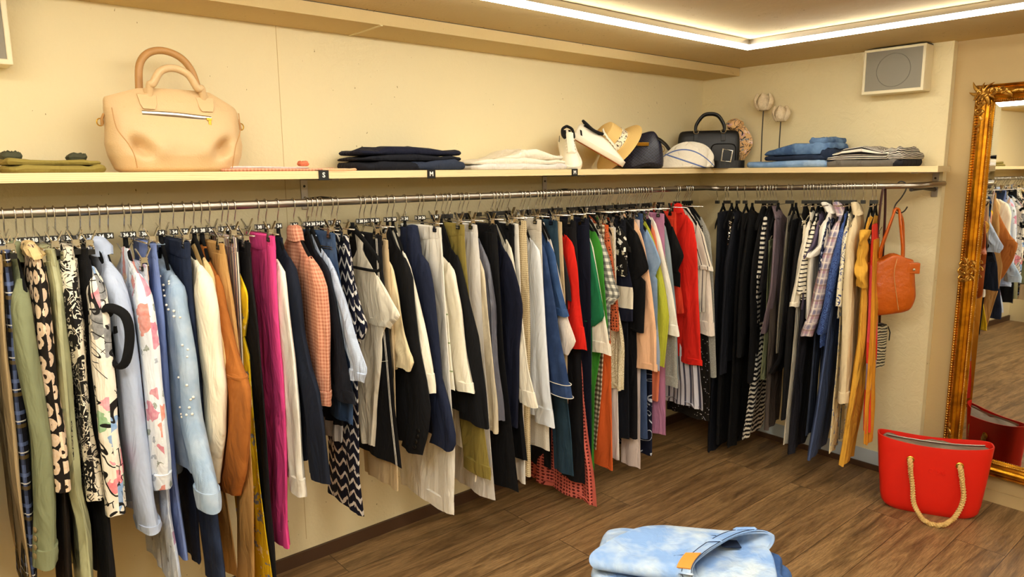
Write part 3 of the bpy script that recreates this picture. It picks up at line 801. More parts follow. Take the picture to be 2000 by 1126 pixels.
# rail, place along it, kind, name, category, materials, half thickness, label, shape (u out from the rail, z below it)
GARMENTS = [
('l', -3.629, 'P', 'trousers', 'trousers', ['beige_satin'], 0.0110, 'long beige satin trousers at the left end of the rail', {'R': [(0.135,-0.101),(0.143,-0.352),(0.148,-0.502),(0.154,-0.669),(0.165,-0.966),(0.165,-1.048)], 'W': [(0.000,-0.060),(-0.007,-0.101),(-0.027,-0.352),(-0.029,-0.502),(-0.032,-0.669),(-0.033,-0.966),(-0.031,-1.048)]}),
('l', -3.611, 'P', 'trousers', 'trousers', ['tartan'], 0.0240, 'dark navy tartan trousers with blue, white and ochre checks', {'R': [(0.135,-0.090),(0.136,-0.183),(0.139,-0.290),(0.146,-0.480),(0.152,-0.648),(0.165,-0.970),(0.165,-1.051)], 'W': [(0.000,-0.060),(-0.014,-0.090),(-0.014,-0.183),(-0.017,-0.290),(-0.029,-0.480),(-0.032,-0.648),(-0.047,-0.970),(-0.050,-1.051)]}),
('l', -3.584, 'T', 'shirt_jacket', 'jacket', ['sage'], 0.0260, 'sage green cotton jacket with buttoned sleeve beside the tartan trousers', {'btn': 'horn', 'collar': 0.03, 'cuff': 0.05, 'R': [(0.043,-0.096),(0.100,-0.149),(0.175,-0.221),(0.213,-0.362),(0.219,-0.470),(0.220,-0.597),(0.220,-0.781),(0.220,-0.929)], 'W': [(0.000,-0.060),(-0.016,-0.096),(-0.015,-0.149),(-0.023,-0.221),(-0.027,-0.362),(-0.024,-0.470),(-0.018,-0.597),(-0.027,-0.781),(-0.042,-0.929)]}),
('l', -3.564, 'D', 'dress', 'dress', ['lace_floral'], 0.0300, 'black dress covered in cut-out tan flowers', {'frill': 1, 'R': [(0.130,-0.078),(0.130,-0.116),(0.160,-0.187),(0.202,-0.290),(0.214,-0.438),(0.225,-0.575),(0.238,-0.724)], 'W': [(0.000,-0.060),(-0.004,-0.078),(0.006,-0.116),(0.004,-0.187),(-0.002,-0.290),(-0.003,-0.438),(-0.004,-0.575),(-0.007,-0.724)]}),
('l', -3.546, 'D', 'skirt', 'skirt', ['dark_brown'], 0.0111, 'dark brown skirt showing below the tan flower dress', {'R': [(0.132,-0.135),(0.153,-0.380),(0.174,-0.602),(0.180,-0.747),(0.180,-0.931),(0.180,-1.044)], 'W': [(0.000,-0.060),(-0.011,-0.135),(-0.017,-0.380),(-0.020,-0.602),(-0.020,-0.747),(-0.029,-0.931),(-0.035,-1.044)]}),
('l', -3.513, 'P', 'trousers', 'trousers', ['sage_satin'], 0.0240, 'shiny pale sage crinkled trousers', {'fold': 2, 'R': [(0.135,-0.095),(0.145,-0.145),(0.156,-0.192),(0.177,-0.382),(0.184,-0.594),(0.189,-0.754),(0.191,-0.848),(0.196,-1.007),(0.199,-1.065)], 'W': [(0.000,-0.060),(-0.013,-0.095),(-0.010,-0.145),(-0.007,-0.192),(-0.018,-0.382),(-0.026,-0.594),(-0.027,-0.754),(-0.014,-0.848),(-0.019,-1.007),(-0.023,-1.065)]}),
('l', -3.494, 'D', 'blouse', 'blouse', ['olive_print'], 0.0118, 'olive grey blouse with fine dark print', {'R': [(0.130,-0.102),(0.136,-0.196),(0.155,-0.388),(0.180,-0.666)], 'W': [(0.000,-0.060),(-0.007,-0.102),(-0.009,-0.196),(-0.024,-0.388),(-0.047,-0.666)]}),
('l', -3.465, 'P', 'trousers', 'trousers', ['bw_print'], 0.0330, 'cream cropped trousers with large black line flowers', {'R': [(0.135,-0.094),(0.176,-0.207),(0.190,-0.303),(0.194,-0.443),(0.198,-0.573),(0.201,-0.676),(0.205,-0.788)], 'W': [(0.000,-0.060),(-0.021,-0.094),(-0.029,-0.207),(-0.028,-0.303),(-0.032,-0.443),(-0.032,-0.573),(-0.028,-0.676),(-0.028,-0.788)]}),
('l', -3.433, 'P', 'trousers', 'trousers', ['black'], 0.0200, 'long black trousers beside the black and cream flower print', {'R': [(0.135,-0.099),(0.151,-0.200),(0.163,-0.398),(0.171,-0.614),(0.178,-0.839),(0.185,-1.034),(0.185,-1.095)], 'W': [(0.000,-0.060),(-0.014,-0.099),(-0.016,-0.200),(-0.028,-0.398),(-0.039,-0.614),(-0.042,-0.839),(-0.044,-1.034),(-0.047,-1.095)]}),
('l', -3.409, 'T', 'blouse', 'blouse', ['faces'], 0.0260, 'white blouse printed with colourful abstract shapes in red, blue, green and black', {'sw': 0.1, 'se': 0.09, 'R': [(0.100,-0.133),(0.118,-0.152),(0.176,-0.200),(0.210,-0.266),(0.230,-0.389),(0.235,-0.474),(0.235,-0.604),(0.235,-0.709),(0.235,-0.833)], 'W': [(0.000,-0.060),(-0.032,-0.133),(-0.025,-0.152),(-0.025,-0.200),(-0.028,-0.266),(-0.036,-0.389),(-0.037,-0.474),(-0.041,-0.604),(-0.038,-0.709),(-0.042,-0.833)]}),
('l', -3.384, 'T', 'hooded_top', 'top', ['black_velvet'], 0.0120, 'black top whose drooping loop hangs in front of its sleeve', {'loop': 1, 'hem': -0.6, 'sw': 0.07, 'se': 0.05, 'R': [(0.052,-0.099),(0.086,-0.140),(0.124,-0.188),(0.141,-0.231),(0.155,-0.288),(0.171,-0.335)], 'W': [(0.000,-0.060),(-0.016,-0.099),(-0.011,-0.140),(-0.005,-0.188),(0.006,-0.231),(0.005,-0.288),(-0.006,-0.335)]}),
('l', -3.362, 'T', 'sweatshirt', 'sweatshirt', ['paleblue_knit'], 0.0300, 'pale blue sweatshirt with a wide straight sleeve', {'sw': 0.14, 'se': 0.15, 'collar': 0.045, 'cuff': 0.022, 'hem': -0.75, 'R': [(0.037,-0.080),(0.050,-0.098),(0.107,-0.155),(0.144,-0.195),(0.172,-0.273),(0.196,-0.438),(0.200,-0.634),(0.200,-0.807),(0.200,-0.932)], 'W': [(0.000,-0.060),(-0.040,-0.080),(-0.027,-0.098),(-0.027,-0.155),(-0.020,-0.195),(-0.012,-0.273),(-0.015,-0.438),(-0.013,-0.634),(-0.007,-0.807),(0.002,-0.932)]}),
('l', -3.320, 'T', 'blouse', 'blouse', ['floral_white'], 0.0260, 'white long-sleeved blouse with orange and pink painted flowers', {'sw': 0.1, 'se': 0.085, 'cuff': 0.05, 'R': [(0.039,-0.144),(0.086,-0.161),(0.162,-0.205),(0.195,-0.267),(0.209,-0.382),(0.211,-0.472),(0.225,-0.574),(0.217,-0.715),(0.187,-0.812)]}),
('l', -3.302, 'P', 'trousers', 'trousers', ['floral_pale'], 0.0110, 'pale blue floral trousers below the blue trousers', {'R': [(0.143,-0.157),(0.150,-0.427),(0.138,-0.681),(0.131,-0.912),(0.181,-1.102),(0.187,-1.157)]}),
('l', -3.270, 'P', 'trousers', 'trousers', ['periwinkle'], 0.0193, 'periwinkle blue cotton trousers with a wide waistband', {'R': [(0.121,-0.100),(0.126,-0.200),(0.133,-0.313),(0.114,-0.440),(0.106,-0.569),(0.101,-0.766),(0.129,-0.923),(0.161,-1.071)]}),
('l', -3.222, 'T', 'denim_jacket', 'jacket', ['denim_light'], 0.0300, 'light blue denim jacket studded with pearls', {'sw': 0.14, 'se': 0.125, 'cuff': 0.055, 'pearls': 1, 'hem': -0.8, 'R': [(-0.075,-0.140),(0.033,-0.175),(0.137,-0.214),(0.176,-0.343),(0.208,-0.461),(0.210,-0.617),(0.262,-0.728),(0.319,-0.812),(0.320,-0.867)]}),
('l', -3.184, 'P', 'jeans', 'jeans', ['denim_dark'], 0.0195, 'dark indigo jeans behind the pearl studded denim jacket', {'R': [(0.146,-0.100),(0.136,-0.231),(0.143,-0.355),(0.141,-0.514),(0.134,-0.780),(0.185,-0.931),(0.219,-1.132),(0.218,-1.200)]}),
('l', -3.152, 'T', 'blazer', 'blazer', ['cream'], 0.0280, 'cream blazer with four gold buttons on its sleeve', {'sw': 0.13, 'se': 0.14, 'btn': 'brass', 'bw': 0.2, 'hem': -0.832, 'R': [(0.068,-0.147),(0.117,-0.166),(0.192,-0.205),(0.224,-0.285),(0.224,-0.440),(0.240,-0.531),(0.206,-0.684),(0.113,-0.870)]}),
('l', -3.124, 'T', 'top', 'top', ['sand'], 0.0134, 'sand coloured top squeezed between cream blazer and camel jacket', {'sw': 0.09, 'R': [(0.065,-0.150),(0.117,-0.173),(0.145,-0.213),(0.144,-0.300),(0.202,-0.449),(0.199,-0.546)]}),
('l', -3.101, 'T', 'jacket', 'jacket', ['camel'], 0.0260, 'camel brown wool jacket with a wide dropped sleeve', {'sw': 0.15, 'se': 0.16, 'seam': 1, 'R': [(0.027,-0.155),(0.119,-0.210),(0.154,-0.301),(0.202,-0.389),(0.254,-0.474),(0.313,-0.532),(0.287,-0.674),(0.229,-0.824),(0.163,-0.911)]}),
('l', -3.076, 'P', 'trousers', 'trousers', ['tan'], 0.0155, 'tan chino trousers behind the camel jacket', {'R': [(0.119,-0.114),(0.128,-0.180),(0.153,-0.273),(0.172,-0.399),(0.184,-0.560),(0.223,-0.715),(0.217,-0.886),(0.165,-1.201),(0.151,-1.280)]}),
('l', -3.037, 'P', 'trousers', 'trousers', ['multi_stripe'], 0.0112, 'trousers with thin multicoloured vertical stripes', {'R': [(0.127,-0.096),(0.124,-0.200),(0.105,-0.484),(0.058,-0.846)]}),
('l', -3.019, 'S', 'dress', 'dress', ['yellow_print'], 0.0108, 'long bright yellow dress with black butterfly print', {'body': [(0.050,-0.395),(0.112,-0.469),(0.112,-0.588),(0.110,-0.746),(0.115,-0.923),(0.132,-1.080),(0.169,-1.222),(0.175,-1.292)], 'sw': 0.1, 'hem': -1.284, 'R': [(-0.011,-0.185),(0.073,-0.207),(0.135,-0.274),(0.117,-0.351),(0.081,-0.420)]}),
('l', -2.996, 'P', 'trousers', 'trousers', ['black_grey'], 0.0150, 'long black trousers between yellow dress and pink trousers', {'R': [(0.117,-0.115),(0.111,-0.222),(0.138,-0.384),(0.150,-0.584),(0.154,-0.739),(0.143,-1.010),(0.140,-1.245),(0.137,-1.320)]}),
('l', -2.919, 'P', 'trousers', 'trousers', ['pink'], 0.0165, 'bright pink straight-leg trousers with stitched hem', {'cuff': 1, 'R': [(0.129,-0.100),(0.127,-0.161),(0.117,-0.331),(0.119,-0.538),(0.109,-0.772),(0.098,-0.959),(0.073,-1.190)]}),
('l', -2.893, 'T', 'shirt', 'shirt', ['white'], 0.0155, 'plain white long-sleeved shirt beside the pink trousers', {'cuff': 0.06, 'R': [(0.075,-0.182),(0.128,-0.214),(0.143,-0.330),(0.167,-0.498),(0.176,-0.670),(0.175,-0.849),(0.183,-0.974)]}),
('l', -2.852, 'T', 'blazer', 'blazer', ['navy'], 0.0210, 'long navy coat between white shirt and pink checked shirt', {'sw': 0.12, 'se': 0.14, 'R': [(0.031,-0.144),(0.110,-0.199),(0.142,-0.285),(0.152,-0.421),(0.191,-0.535),(0.238,-0.595),(0.269,-0.708),(0.294,-0.905)]}),
('l', -2.795, 'T', 'shirt', 'shirt', ['pink_check'], 0.0210, 'salmon pink checked shirt with standing collar', {'collar': 0.03, 'cuff': 0.05, 'sw': 0.11, 'se': 0.075, 'R': [(0.057,-0.122),(0.115,-0.173),(0.168,-0.206),(0.214,-0.265),(0.219,-0.419),(0.212,-0.542),(0.190,-0.675)]}),
('l', -2.748, 'T', 'sweater', 'sweater', ['navy_dark'], 0.0115, 'navy knitted sweater with ribbed hem beside pink checked shirt', {'sw': 0.14, 'se': 0.15, 'cuff': 0.04, 'R': [(0.036,-0.148),(0.143,-0.209),(0.188,-0.308),(0.221,-0.443),(0.259,-0.576),(0.293,-0.656)]}),
('l', -2.730, 'T', 'top', 'top', ['paleblue_crinkle'], 0.0106, 'pale blue crinkled top with elbow-length sleeve', {'sw': 0.12, 'se': 0.1, 'cuff': 0.03, 'R': [(0.043,-0.142),(0.113,-0.179),(0.161,-0.227),(0.215,-0.307),(0.269,-0.403),(0.314,-0.481),(0.350,-0.529),(0.316,-0.576)]}),
('l', -2.712, 'P', 'jeans', 'jeans', ['denim_mid'], 0.0106, 'mid blue jeans clipped beside the pale blue crinkled top', {'pock': 1, 'R': [(0.135,-0.103),(0.142,-0.178),(0.164,-0.281),(0.197,-0.435),(0.211,-0.594),(0.202,-0.761)]}),
('l', -2.694, 'D', 'dress', 'dress', ['black_greyhem'], 0.0113, 'black dress with a grey hem band', {'R': [(0.082,-0.184),(0.084,-0.457),(0.089,-0.720),(0.078,-0.862)]}),
('l', -2.654, 'P', 'trousers', 'trousers', ['zigzag'], 0.0124, 'long navy trousers with white zigzag pattern', {'lw': 0.13, 'R': [(0.119,-0.117),(0.135,-0.254),(0.148,-0.434),(0.139,-0.659),(0.125,-0.933),(0.118,-1.143)]}),
('l', -2.634, 'S', 'top', 'top', ['zigzag'], 0.0140, 'short-sleeved navy top with white zigzag pattern', {'sw': 0.08, 'hem': -0.5, 'R': [(0.088,-0.156),(0.104,-0.260),(0.143,-0.365),(0.181,-0.432),(0.151,-0.477)]}),
('l', -2.543, 'S', 'blouse', 'blouse', ['ivory'], 0.0129, 'ivory short-sleeved blouse on a protruding black hanger', {'sw': 0.17, 'se': 0.14, 'show': 1, 'body': [(0.127,-0.454),(0.124,-0.551),(0.069,-0.779),(0.022,-0.976)], 'hem': -0.932, 'R': [(0.015,-0.187),(0.062,-0.217),(0.126,-0.276),(0.206,-0.340),(0.267,-0.390),(0.181,-0.446)]}),
('l', -2.525, 'P', 'trousers', 'trousers', ['black_stitch'], 0.0110, 'black wide trousers with white contrast stitching', {'lw': 0.15, 'stitch': 1, 'R': [(0.118,-0.122),(0.122,-0.251),(0.139,-0.417),(0.157,-0.567),(0.172,-0.757),(0.201,-0.974)]}),
('l', -2.497, 'P', 'trousers', 'trousers', ['beige'], 0.0126, 'beige trousers showing below the black trousers with white stitching', {'R': [(0.115,-0.142),(0.123,-0.385),(0.132,-0.577),(0.126,-1.095)]}),
('l', -2.476, 'T', 'blouse', 'blouse', ['champagne'], 0.0132, 'champagne silky blouse with a puffed sleeve end', {'sw': 0.1, 'se': 0.13, 'R': [(0.044,-0.187),(0.102,-0.238),(0.141,-0.348),(0.168,-0.477),(0.205,-0.547),(0.234,-0.570),(0.204,-0.612)]}),
('l', -2.427, 'T', 'blazer', 'blazer', ['black_wool'], 0.0146, 'black blazer with four black sleeve buttons', {'btn': 'black_plastic', 'sw': 0.13, 'se': 0.14, 'bw': 0.19, 'R': [(0.038,-0.143),(0.113,-0.204),(0.164,-0.275),(0.171,-0.388),(0.197,-0.538),(0.232,-0.647),(0.253,-0.759),(0.228,-0.865),(0.185,-0.956)]}),
('l', -2.403, 'T', 'shirt', 'shirt', ['white_warm'], 0.0147, 'white buttoned shirt sleeve in front of navy blazer', {'sw': 0.105, 'se': 0.1, 'cuff': 0.07, 'R': [(0.066,-0.187),(0.109,-0.241),(0.143,-0.318),(0.199,-0.483),(0.242,-0.610),(0.251,-0.700)]}),
('l', -2.350, 'T', 'blazer', 'blazer', ['navy_blazer'], 0.0210, 'navy blazer beside the white wide trousers', {'sw': 0.12, 'se': 0.15, 'lapel': 1, 'R': [(0.021,-0.139),(0.082,-0.186),(0.149,-0.230),(0.182,-0.319),(0.207,-0.490),(0.220,-0.665),(0.269,-0.753),(0.309,-0.885),(0.282,-0.929)]}),
('l', -2.289, 'P', 'trousers', 'trousers', ['white'], 0.0119, 'white wide-leg trousers with a deep hem', {'cuff': 1, 'lw': 0.13, 'R': [(0.153,-0.106),(0.162,-0.211),(0.174,-0.485),(0.196,-0.764),(0.215,-0.966),(0.192,-1.239)]}),
('l', -2.271, 'T', 'shirt', 'shirt', ['green_stripe'], 0.0119, 'ivory shirt with thin green stripes', {'sw': 0.1, 'se': 0.085, 'R': [(0.058,-0.174),(0.101,-0.228),(0.131,-0.334),(0.160,-0.450),(0.177,-0.609),(0.193,-0.732)]}),
('l', -2.211, 'T', 'shirt', 'shirt', ['white_warm'], 0.0199, 'ivory shirt with gathered cuff next to black jacket', {'sw': 0.115, 'se': 0.11, 'cuff': 0.035, 'R': [(0.022,-0.217),(0.060,-0.231),(0.120,-0.272),(0.162,-0.418),(0.195,-0.616),(0.234,-0.745)]}),
('l', -2.179, 'T', 'blazer', 'blazer', ['black_wool'], 0.0133, 'black jacket whose broad sleeve hangs beside the olive trousers', {'sw': 0.14, 'se': 0.19, 'R': [(0.045,-0.181),(0.108,-0.225),(0.143,-0.303),(0.185,-0.419),(0.234,-0.533),(0.273,-0.770),(0.286,-0.887)]}),
('l', -2.157, 'P', 'trousers', 'trousers', ['olive'], 0.0107, 'olive cotton trousers with pocket seams', {'lw': 0.085, 'cuff': 1, 'R': [(0.120,-0.105),(0.129,-0.225),(0.160,-0.508),(0.211,-0.832),(0.263,-1.108)]}),
('l', -2.139, 'D', 'top', 'top', ['ivory_tie'], 0.0115, 'ivory drawstring top with two hanging tie ends', {'strings': 1, 'R': [(0.100,-0.188),(0.136,-0.535),(0.168,-0.847),(0.186,-1.027)]}),
('l', -2.093, 'P', 'trousers', 'trousers', ['white_grey'], 0.0115, 'pale grey-white trousers next to the olive trousers', {'lw': 0.12, 'R': [(0.119,-0.109),(0.135,-0.230),(0.151,-0.646),(0.186,-1.029),(0.215,-1.237)]}),
('l', -2.075, 'T', 'sweater', 'sweater', ['oat_knit'], 0.0108, 'oatmeal knitted cardigan beside the grey satin shirt', {'sw': 0.1, 'se': 0.08, 'R': [(0.080,-0.195),(0.105,-0.234),(0.140,-0.293),(0.157,-0.436),(0.185,-0.643),(0.214,-0.850),(0.218,-0.949)]}),
('l', -2.051, 'T', 'shirt', 'shirt', ['grey_satin'], 0.0151, 'grey satin shirt with creased sleeve', {'sw': 0.07, 'se': 0.07, 'fold': 2, 'R': [(0.090,-0.187),(0.141,-0.258),(0.173,-0.437),(0.182,-0.647),(0.206,-0.793),(0.213,-0.904)]}),
('l', -1.991, 'P', 'trousers', 'trousers', ['black'], 0.0210, 'black trousers with plain high waistband beside grey satin shirt', {'lw': 0.12, 'R': [(0.115,-0.115),(0.131,-0.323),(0.158,-0.663),(0.203,-0.984),(0.239,-1.221)]}),
('l', -1.918, 'T', 'cardigan', 'cardigan', ['midnight'], 0.0123, 'midnight blue cardigan with bent elbow', {'sw': 0.14, 'se': 0.13, 'R': [(0.063,-0.195),(0.128,-0.271),(0.172,-0.369),(0.193,-0.452),(0.169,-0.630),(0.167,-0.808),(0.155,-0.982)]}),
('l', -1.900, 'T', 'shirt', 'shirt', ['ivory'], 0.0106, 'ivory shirt with long loose cuff behind midnight cardigan', {'sw': 0.1, 'se': 0.105, 'cuff': 0.06, 'R': [(0.065,-0.172),(0.107,-0.223),(0.141,-0.375),(0.175,-0.544),(0.203,-0.715),(0.262,-0.870)]}),
('l', -1.882, 'P', 'trousers', 'trousers', ['black'], 0.0106, 'black trousers with high waist between midnight cardigan and beige lace trousers', {'R': [(0.097,-0.122),(0.116,-0.468),(0.145,-0.913),(0.176,-1.136)]}),
('l', -1.864, 'P', 'trousers', 'trousers', ['white'], 0.0111, 'slim white trousers showing below the ivory shirt', {'lw': 0.06, 'R': [(0.106,-0.118),(0.122,-0.469),(0.131,-0.921),(0.142,-1.257)]}),
('l', -1.831, 'P', 'trousers', 'trousers', ['lace_beige'], 0.0210, 'beige trousers edged with lace down the side', {'R': [(0.117,-0.107),(0.125,-0.253),(0.137,-0.472),(0.138,-0.696),(0.138,-1.235)]}),
('l', -1.758, 'T', 'shirt', 'shirt', ['white_blue'], 0.0122, 'very pale blue shirt with buttoned cuff', {'sw': 0.11, 'se': 0.115, 'cuff': 0.075, 'R': [(0.068,-0.188),(0.127,-0.237),(0.143,-0.390),(0.162,-0.590),(0.184,-0.838),(0.213,-1.003)]}),
('l', -1.740, 'P', 'trousers', 'trousers', ['white_texture'], 0.0109, 'textured off-white trousers beside the denim jackets', {'R': [(0.114,-0.107),(0.130,-0.484),(0.155,-0.825),(0.165,-1.131)]}),
('l', -1.712, 'T', 'denim_jacket', 'jacket', ['denim_dark2'], 0.0175, 'dark blue denim jacket with white piping on its rolled cuff', {'sw': 0.12, 'se': 0.125, 'cuff': 0.06, 'collar': 0.02, 'piping': 1, 'R': [(0.077,-0.199),(0.112,-0.242),(0.141,-0.351),(0.173,-0.482),(0.202,-0.614),(0.244,-0.742),(0.276,-0.868)]}),
('l', -1.667, 'T', 'denim_shirt', 'shirt', ['denim_mid2'], 0.0114, 'blue denim shirt with three-quarter sleeve', {'sw': 0.1, 'se': 0.1, 'cuff': 0.03, 'R': [(0.078,-0.198),(0.123,-0.258),(0.159,-0.399),(0.207,-0.524)]}),
('l', -1.649, 'T', 'blouse', 'blouse', ['ivory_pink'], 0.0106, 'ivory blouse with a loose scooped sleeve end', {'sw': 0.11, 'se': 0.12, 'R': [(0.079,-0.199),(0.108,-0.270),(0.147,-0.402),(0.183,-0.535),(0.237,-0.636),(0.184,-0.701)]}),
('l', -1.631, 'P', 'trousers', 'trousers', ['teal_denim'], 0.0106, 'teal blue denim trousers', {'R': [(0.099,-0.118),(0.112,-0.271),(0.140,-0.732),(0.191,-1.080),(0.208,-1.271)]}),
('l', -1.613, 'P', 'trousers', 'trousers', ['beige'], 0.0108, 'beige cropped trousers between teal trousers and red sweater', {'R': [(0.109,-0.123),(0.120,-0.272),(0.148,-0.734),(0.156,-0.972)]}),
('l', -1.588, 'S', 'tee_shirt', 't-shirt', ['charcoal'], 0.0148, 'charcoal grey short-sleeved tee beside red sweater', {'sw': 0.11, 'hem': -0.6, 'R': [(0.069,-0.218),(0.098,-0.276),(0.141,-0.401),(0.148,-0.474)]}),
('l', -1.554, 'T', 'sweater', 'sweater', ['red'], 0.0111, 'bright red sweater with a straight sleeve band', {'sw': 0.12, 'se': 0.13, 'cuff': 0.1, 'R': [(0.066,-0.176),(0.125,-0.219),(0.151,-0.320),(0.162,-0.458),(0.185,-0.571),(0.209,-0.690)]}),
('l', -1.536, 'P', 'trousers', 'trousers', ['black_grey'], 0.0106, 'black trousers between red and green sweaters', {'R': [(0.119,-0.122),(0.137,-0.277),(0.160,-0.745),(0.180,-1.108),(0.189,-1.344)]}),
('l', -1.518, 'D', 'skirt', 'skirt', ['coral_crochet'], 0.0119, 'long coral crochet skirt hanging lowest of all', {'back': 0.33, 'kf': 9, 'fold': 2, 'R': [(0.083,-0.212),(0.133,-0.754),(0.189,-1.135),(0.224,-1.274),(0.245,-1.439)]}),
('l', -1.456, 'P', 'trousers', 'trousers', ['navy_cotton'], 0.0119, 'navy trousers with a brass waist button', {'button': 1, 'lw': 0.12, 'R': [(0.125,-0.116),(0.137,-0.283),(0.150,-0.762),(0.160,-1.334)]}),
('l', -1.438, 'S', 'sweater', 'sweater', ['emerald'], 0.0170, 'emerald green sweater with wide elbow sleeve', {'sw': 0.13, 'se': 0.13, 'cuff': 0.035, 'hem': -0.936, 'R': [(0.070,-0.171),(0.116,-0.216),(0.153,-0.331),(0.203,-0.514),(0.213,-0.565),(0.141,-0.612)]}),
('l', -1.420, 'T', 'shirt', 'shirt', ['white_warm'], 0.0090, 'white blouse behind the emerald sweater', {'sw': 0.12, 'se': 0.15, 'cuff': 0.05, 'hem': -0.904, 'R': [(0.086,-0.184),(0.119,-0.240),(0.163,-0.426),(0.213,-0.611),(0.240,-0.733)]}),
('l', -1.386, 'D', 'dress', 'dress', ['green'], 0.0190, 'grass green dress behind the emerald sweater', {'R': [(0.099,-0.178),(0.144,-0.241),(0.163,-0.430),(0.185,-0.620),(0.139,-0.752),(0.106,-0.935),(0.108,-1.346)]}),
('l', -1.354, 'S', 'shirt', 'shirt', ['gingham'], 0.0110, 'grey and ivory gingham short-sleeved shirt', {'sw': 0.1, 'se': 0.1, 'cuff': 0.03, 'R': [(0.104,-0.189),(0.160,-0.290),(0.194,-0.406),(0.232,-0.468),(0.180,-0.514)]}),
('l', -1.336, 'P', 'trousers', 'trousers', ['gingham_brown'], 0.0106, 'brown and cream gingham trousers', {'lw': 0.06, 'R': [(0.110,-0.152),(0.123,-0.539),(0.110,-0.945),(0.074,-1.262)]}),
('l', -1.318, 'T', 'top', 'top', ['rust_crochet'], 0.0106, 'rust orange crochet top', {'sw': 0.08, 'se': 0.09, 'R': [(0.087,-0.144),(0.126,-0.190),(0.164,-0.365),(0.184,-0.533),(0.195,-0.644)]}),
('l', -1.300, 'P', 'trousers', 'trousers', ['orange'], 0.0109, 'bright orange wide trousers', {'lw': 0.1, 'R': [(0.103,-0.154),(0.120,-0.544),(0.137,-0.946),(0.152,-1.357)]}),
('l', -1.271, 'D', 'blouse', 'blouse', ['cream_lace'], 0.0109, 'cream lace blouse with ruffled edge', {'fold': 2, 'wid': 0.2, 'R': [(0.110,-0.167),(0.150,-0.543),(0.180,-0.739),(0.187,-0.946)]}),
('l', -1.253, 'P', 'trousers', 'trousers', ['white_grey'], 0.0115, 'thin white trousers between orange trousers and navy trousers', {'lw': 0.06, 'R': [(0.107,-0.168),(0.130,-0.802),(0.154,-1.316)]}),
('l', -1.206, 'S', 'top', 'top', ['bw_leaf'], 0.0115, 'black and white leaf print short top', {'sw': 0.06, 'hem': -0.4, 'R': [(0.062,-0.154),(0.108,-0.176),(0.144,-0.242),(0.167,-0.282)]}),
('l', -1.188, 'T', 'sweater', 'sweater', ['stripe_block'], 0.0106, 'ivory sweater with broad navy blocks on its sleeve', {'sw': 0.11, 'se': 0.11, 'hem': -0.62, 'R': [(0.070,-0.177),(0.100,-0.234),(0.132,-0.356),(0.166,-0.477),(0.173,-0.622)]}),
('l', -1.170, 'P', 'trousers', 'trousers', ['navy_dark'], 0.0115, 'navy trousers below the cream lace blouse', {'lw': 0.09, 'R': [(0.098,-0.137),(0.121,-0.561),(0.147,-1.233)]}),
('l', -1.122, 'S', 'tee_shirt', 't-shirt', ['black'], 0.0115, 'black tee with a pointed short sleeve over peach shirt', {'sw': 0.12, 'se': 0.12, 'R': [(0.084,-0.165),(0.133,-0.199),(0.179,-0.283),(0.207,-0.370),(0.142,-0.422)]}),
('l', -1.104, 'P', 'trousers', 'trousers', ['black_grey'], 0.0106, 'black trousers next to peach shirt', {'lw': 0.09, 'R': [(0.094,-0.135),(0.118,-0.570),(0.149,-1.250)]}),
('l', -1.086, 'T', 'shirt', 'shirt', ['peach'], 0.0150, 'peach orange blouse with gathered cuff', {'sw': 0.12, 'se': 0.15, 'cuff': 0.03, 'fold': 2, 'R': [(0.086,-0.141),(0.119,-0.190),(0.150,-0.263),(0.193,-0.460),(0.230,-0.658),(0.243,-0.873)]}),
('l', -1.068, 'P', 'trousers', 'trousers', ['pale_pink'], 0.0106, 'pale pink slim trousers hanging low', {'lw': 0.06, 'R': [(0.100,-0.142),(0.125,-0.837),(0.134,-1.420)]}),
('l', -1.050, 'P', 'jeans', 'jeans', ['denim_blue'], 0.0108, 'slate blue jeans with a visible waistband', {'lw': 0.09, 'R': [(0.104,-0.112),(0.122,-0.319),(0.146,-0.836),(0.171,-1.257)]}),
('l', -1.026, 'S', 'tee_shirt', 't-shirt', ['denim_pale'], 0.0108, 'light blue chambray top with short sleeve', {'sw': 0.1, 'se': 0.1, 'cuff': 0.02, 'R': [(0.109,-0.181),(0.168,-0.261),(0.208,-0.344),(0.167,-0.419)]}),
('l', -1.008, 'T', 'shirt', 'shirt', ['sky_print'], 0.0106, 'sky blue shirt with tiny flower print', {'sw': 0.08, 'se': 0.07, 'R': [(0.085,-0.197),(0.129,-0.373),(0.170,-0.575),(0.200,-0.807),(0.196,-0.898)]}),
('l', -0.990, 'T', 'shirt', 'shirt', ['lime'], 0.0130, 'lime green shirt in front of white shirt', {'sw': 0.11, 'se': 0.08, 'R': [(0.100,-0.184),(0.144,-0.271),(0.210,-0.495),(0.236,-0.620),(0.213,-0.876)]}),
('l', -0.972, 'P', 'trousers', 'trousers', ['navy_lines'], 0.0106, 'navy trousers with white sketch lines', {'lw': 0.09, 'R': [(0.094,-0.147),(0.121,-0.855),(0.140,-1.377)]}),
('l', -0.954, 'T', 'shirt', 'shirt', ['coral'], 0.0106, 'coral orange shirt behind lime shirt', {'sw': 0.08, 'R': [(0.073,-0.154),(0.110,-0.211),(0.141,-0.377),(0.164,-0.583),(0.153,-1.079)]}),
('l', -0.936, 'T', 'shirt', 'shirt', ['white'], 0.0107, 'white shirt with turned cuff beside the lime shirt', {'sw': 0.1, 'se': 0.11, 'cuff': 0.05, 'R': [(0.091,-0.149),(0.133,-0.250),(0.203,-0.476),(0.258,-0.718)]}),
('l', -0.914, 'P', 'trousers', 'trousers', ['mauve'], 0.0107, 'mauve pink textured trousers', {'lw': 0.1, 'R': [(0.130,-0.117),(0.144,-0.328),(0.155,-0.590),(0.161,-0.858),(0.178,-1.268)]}),
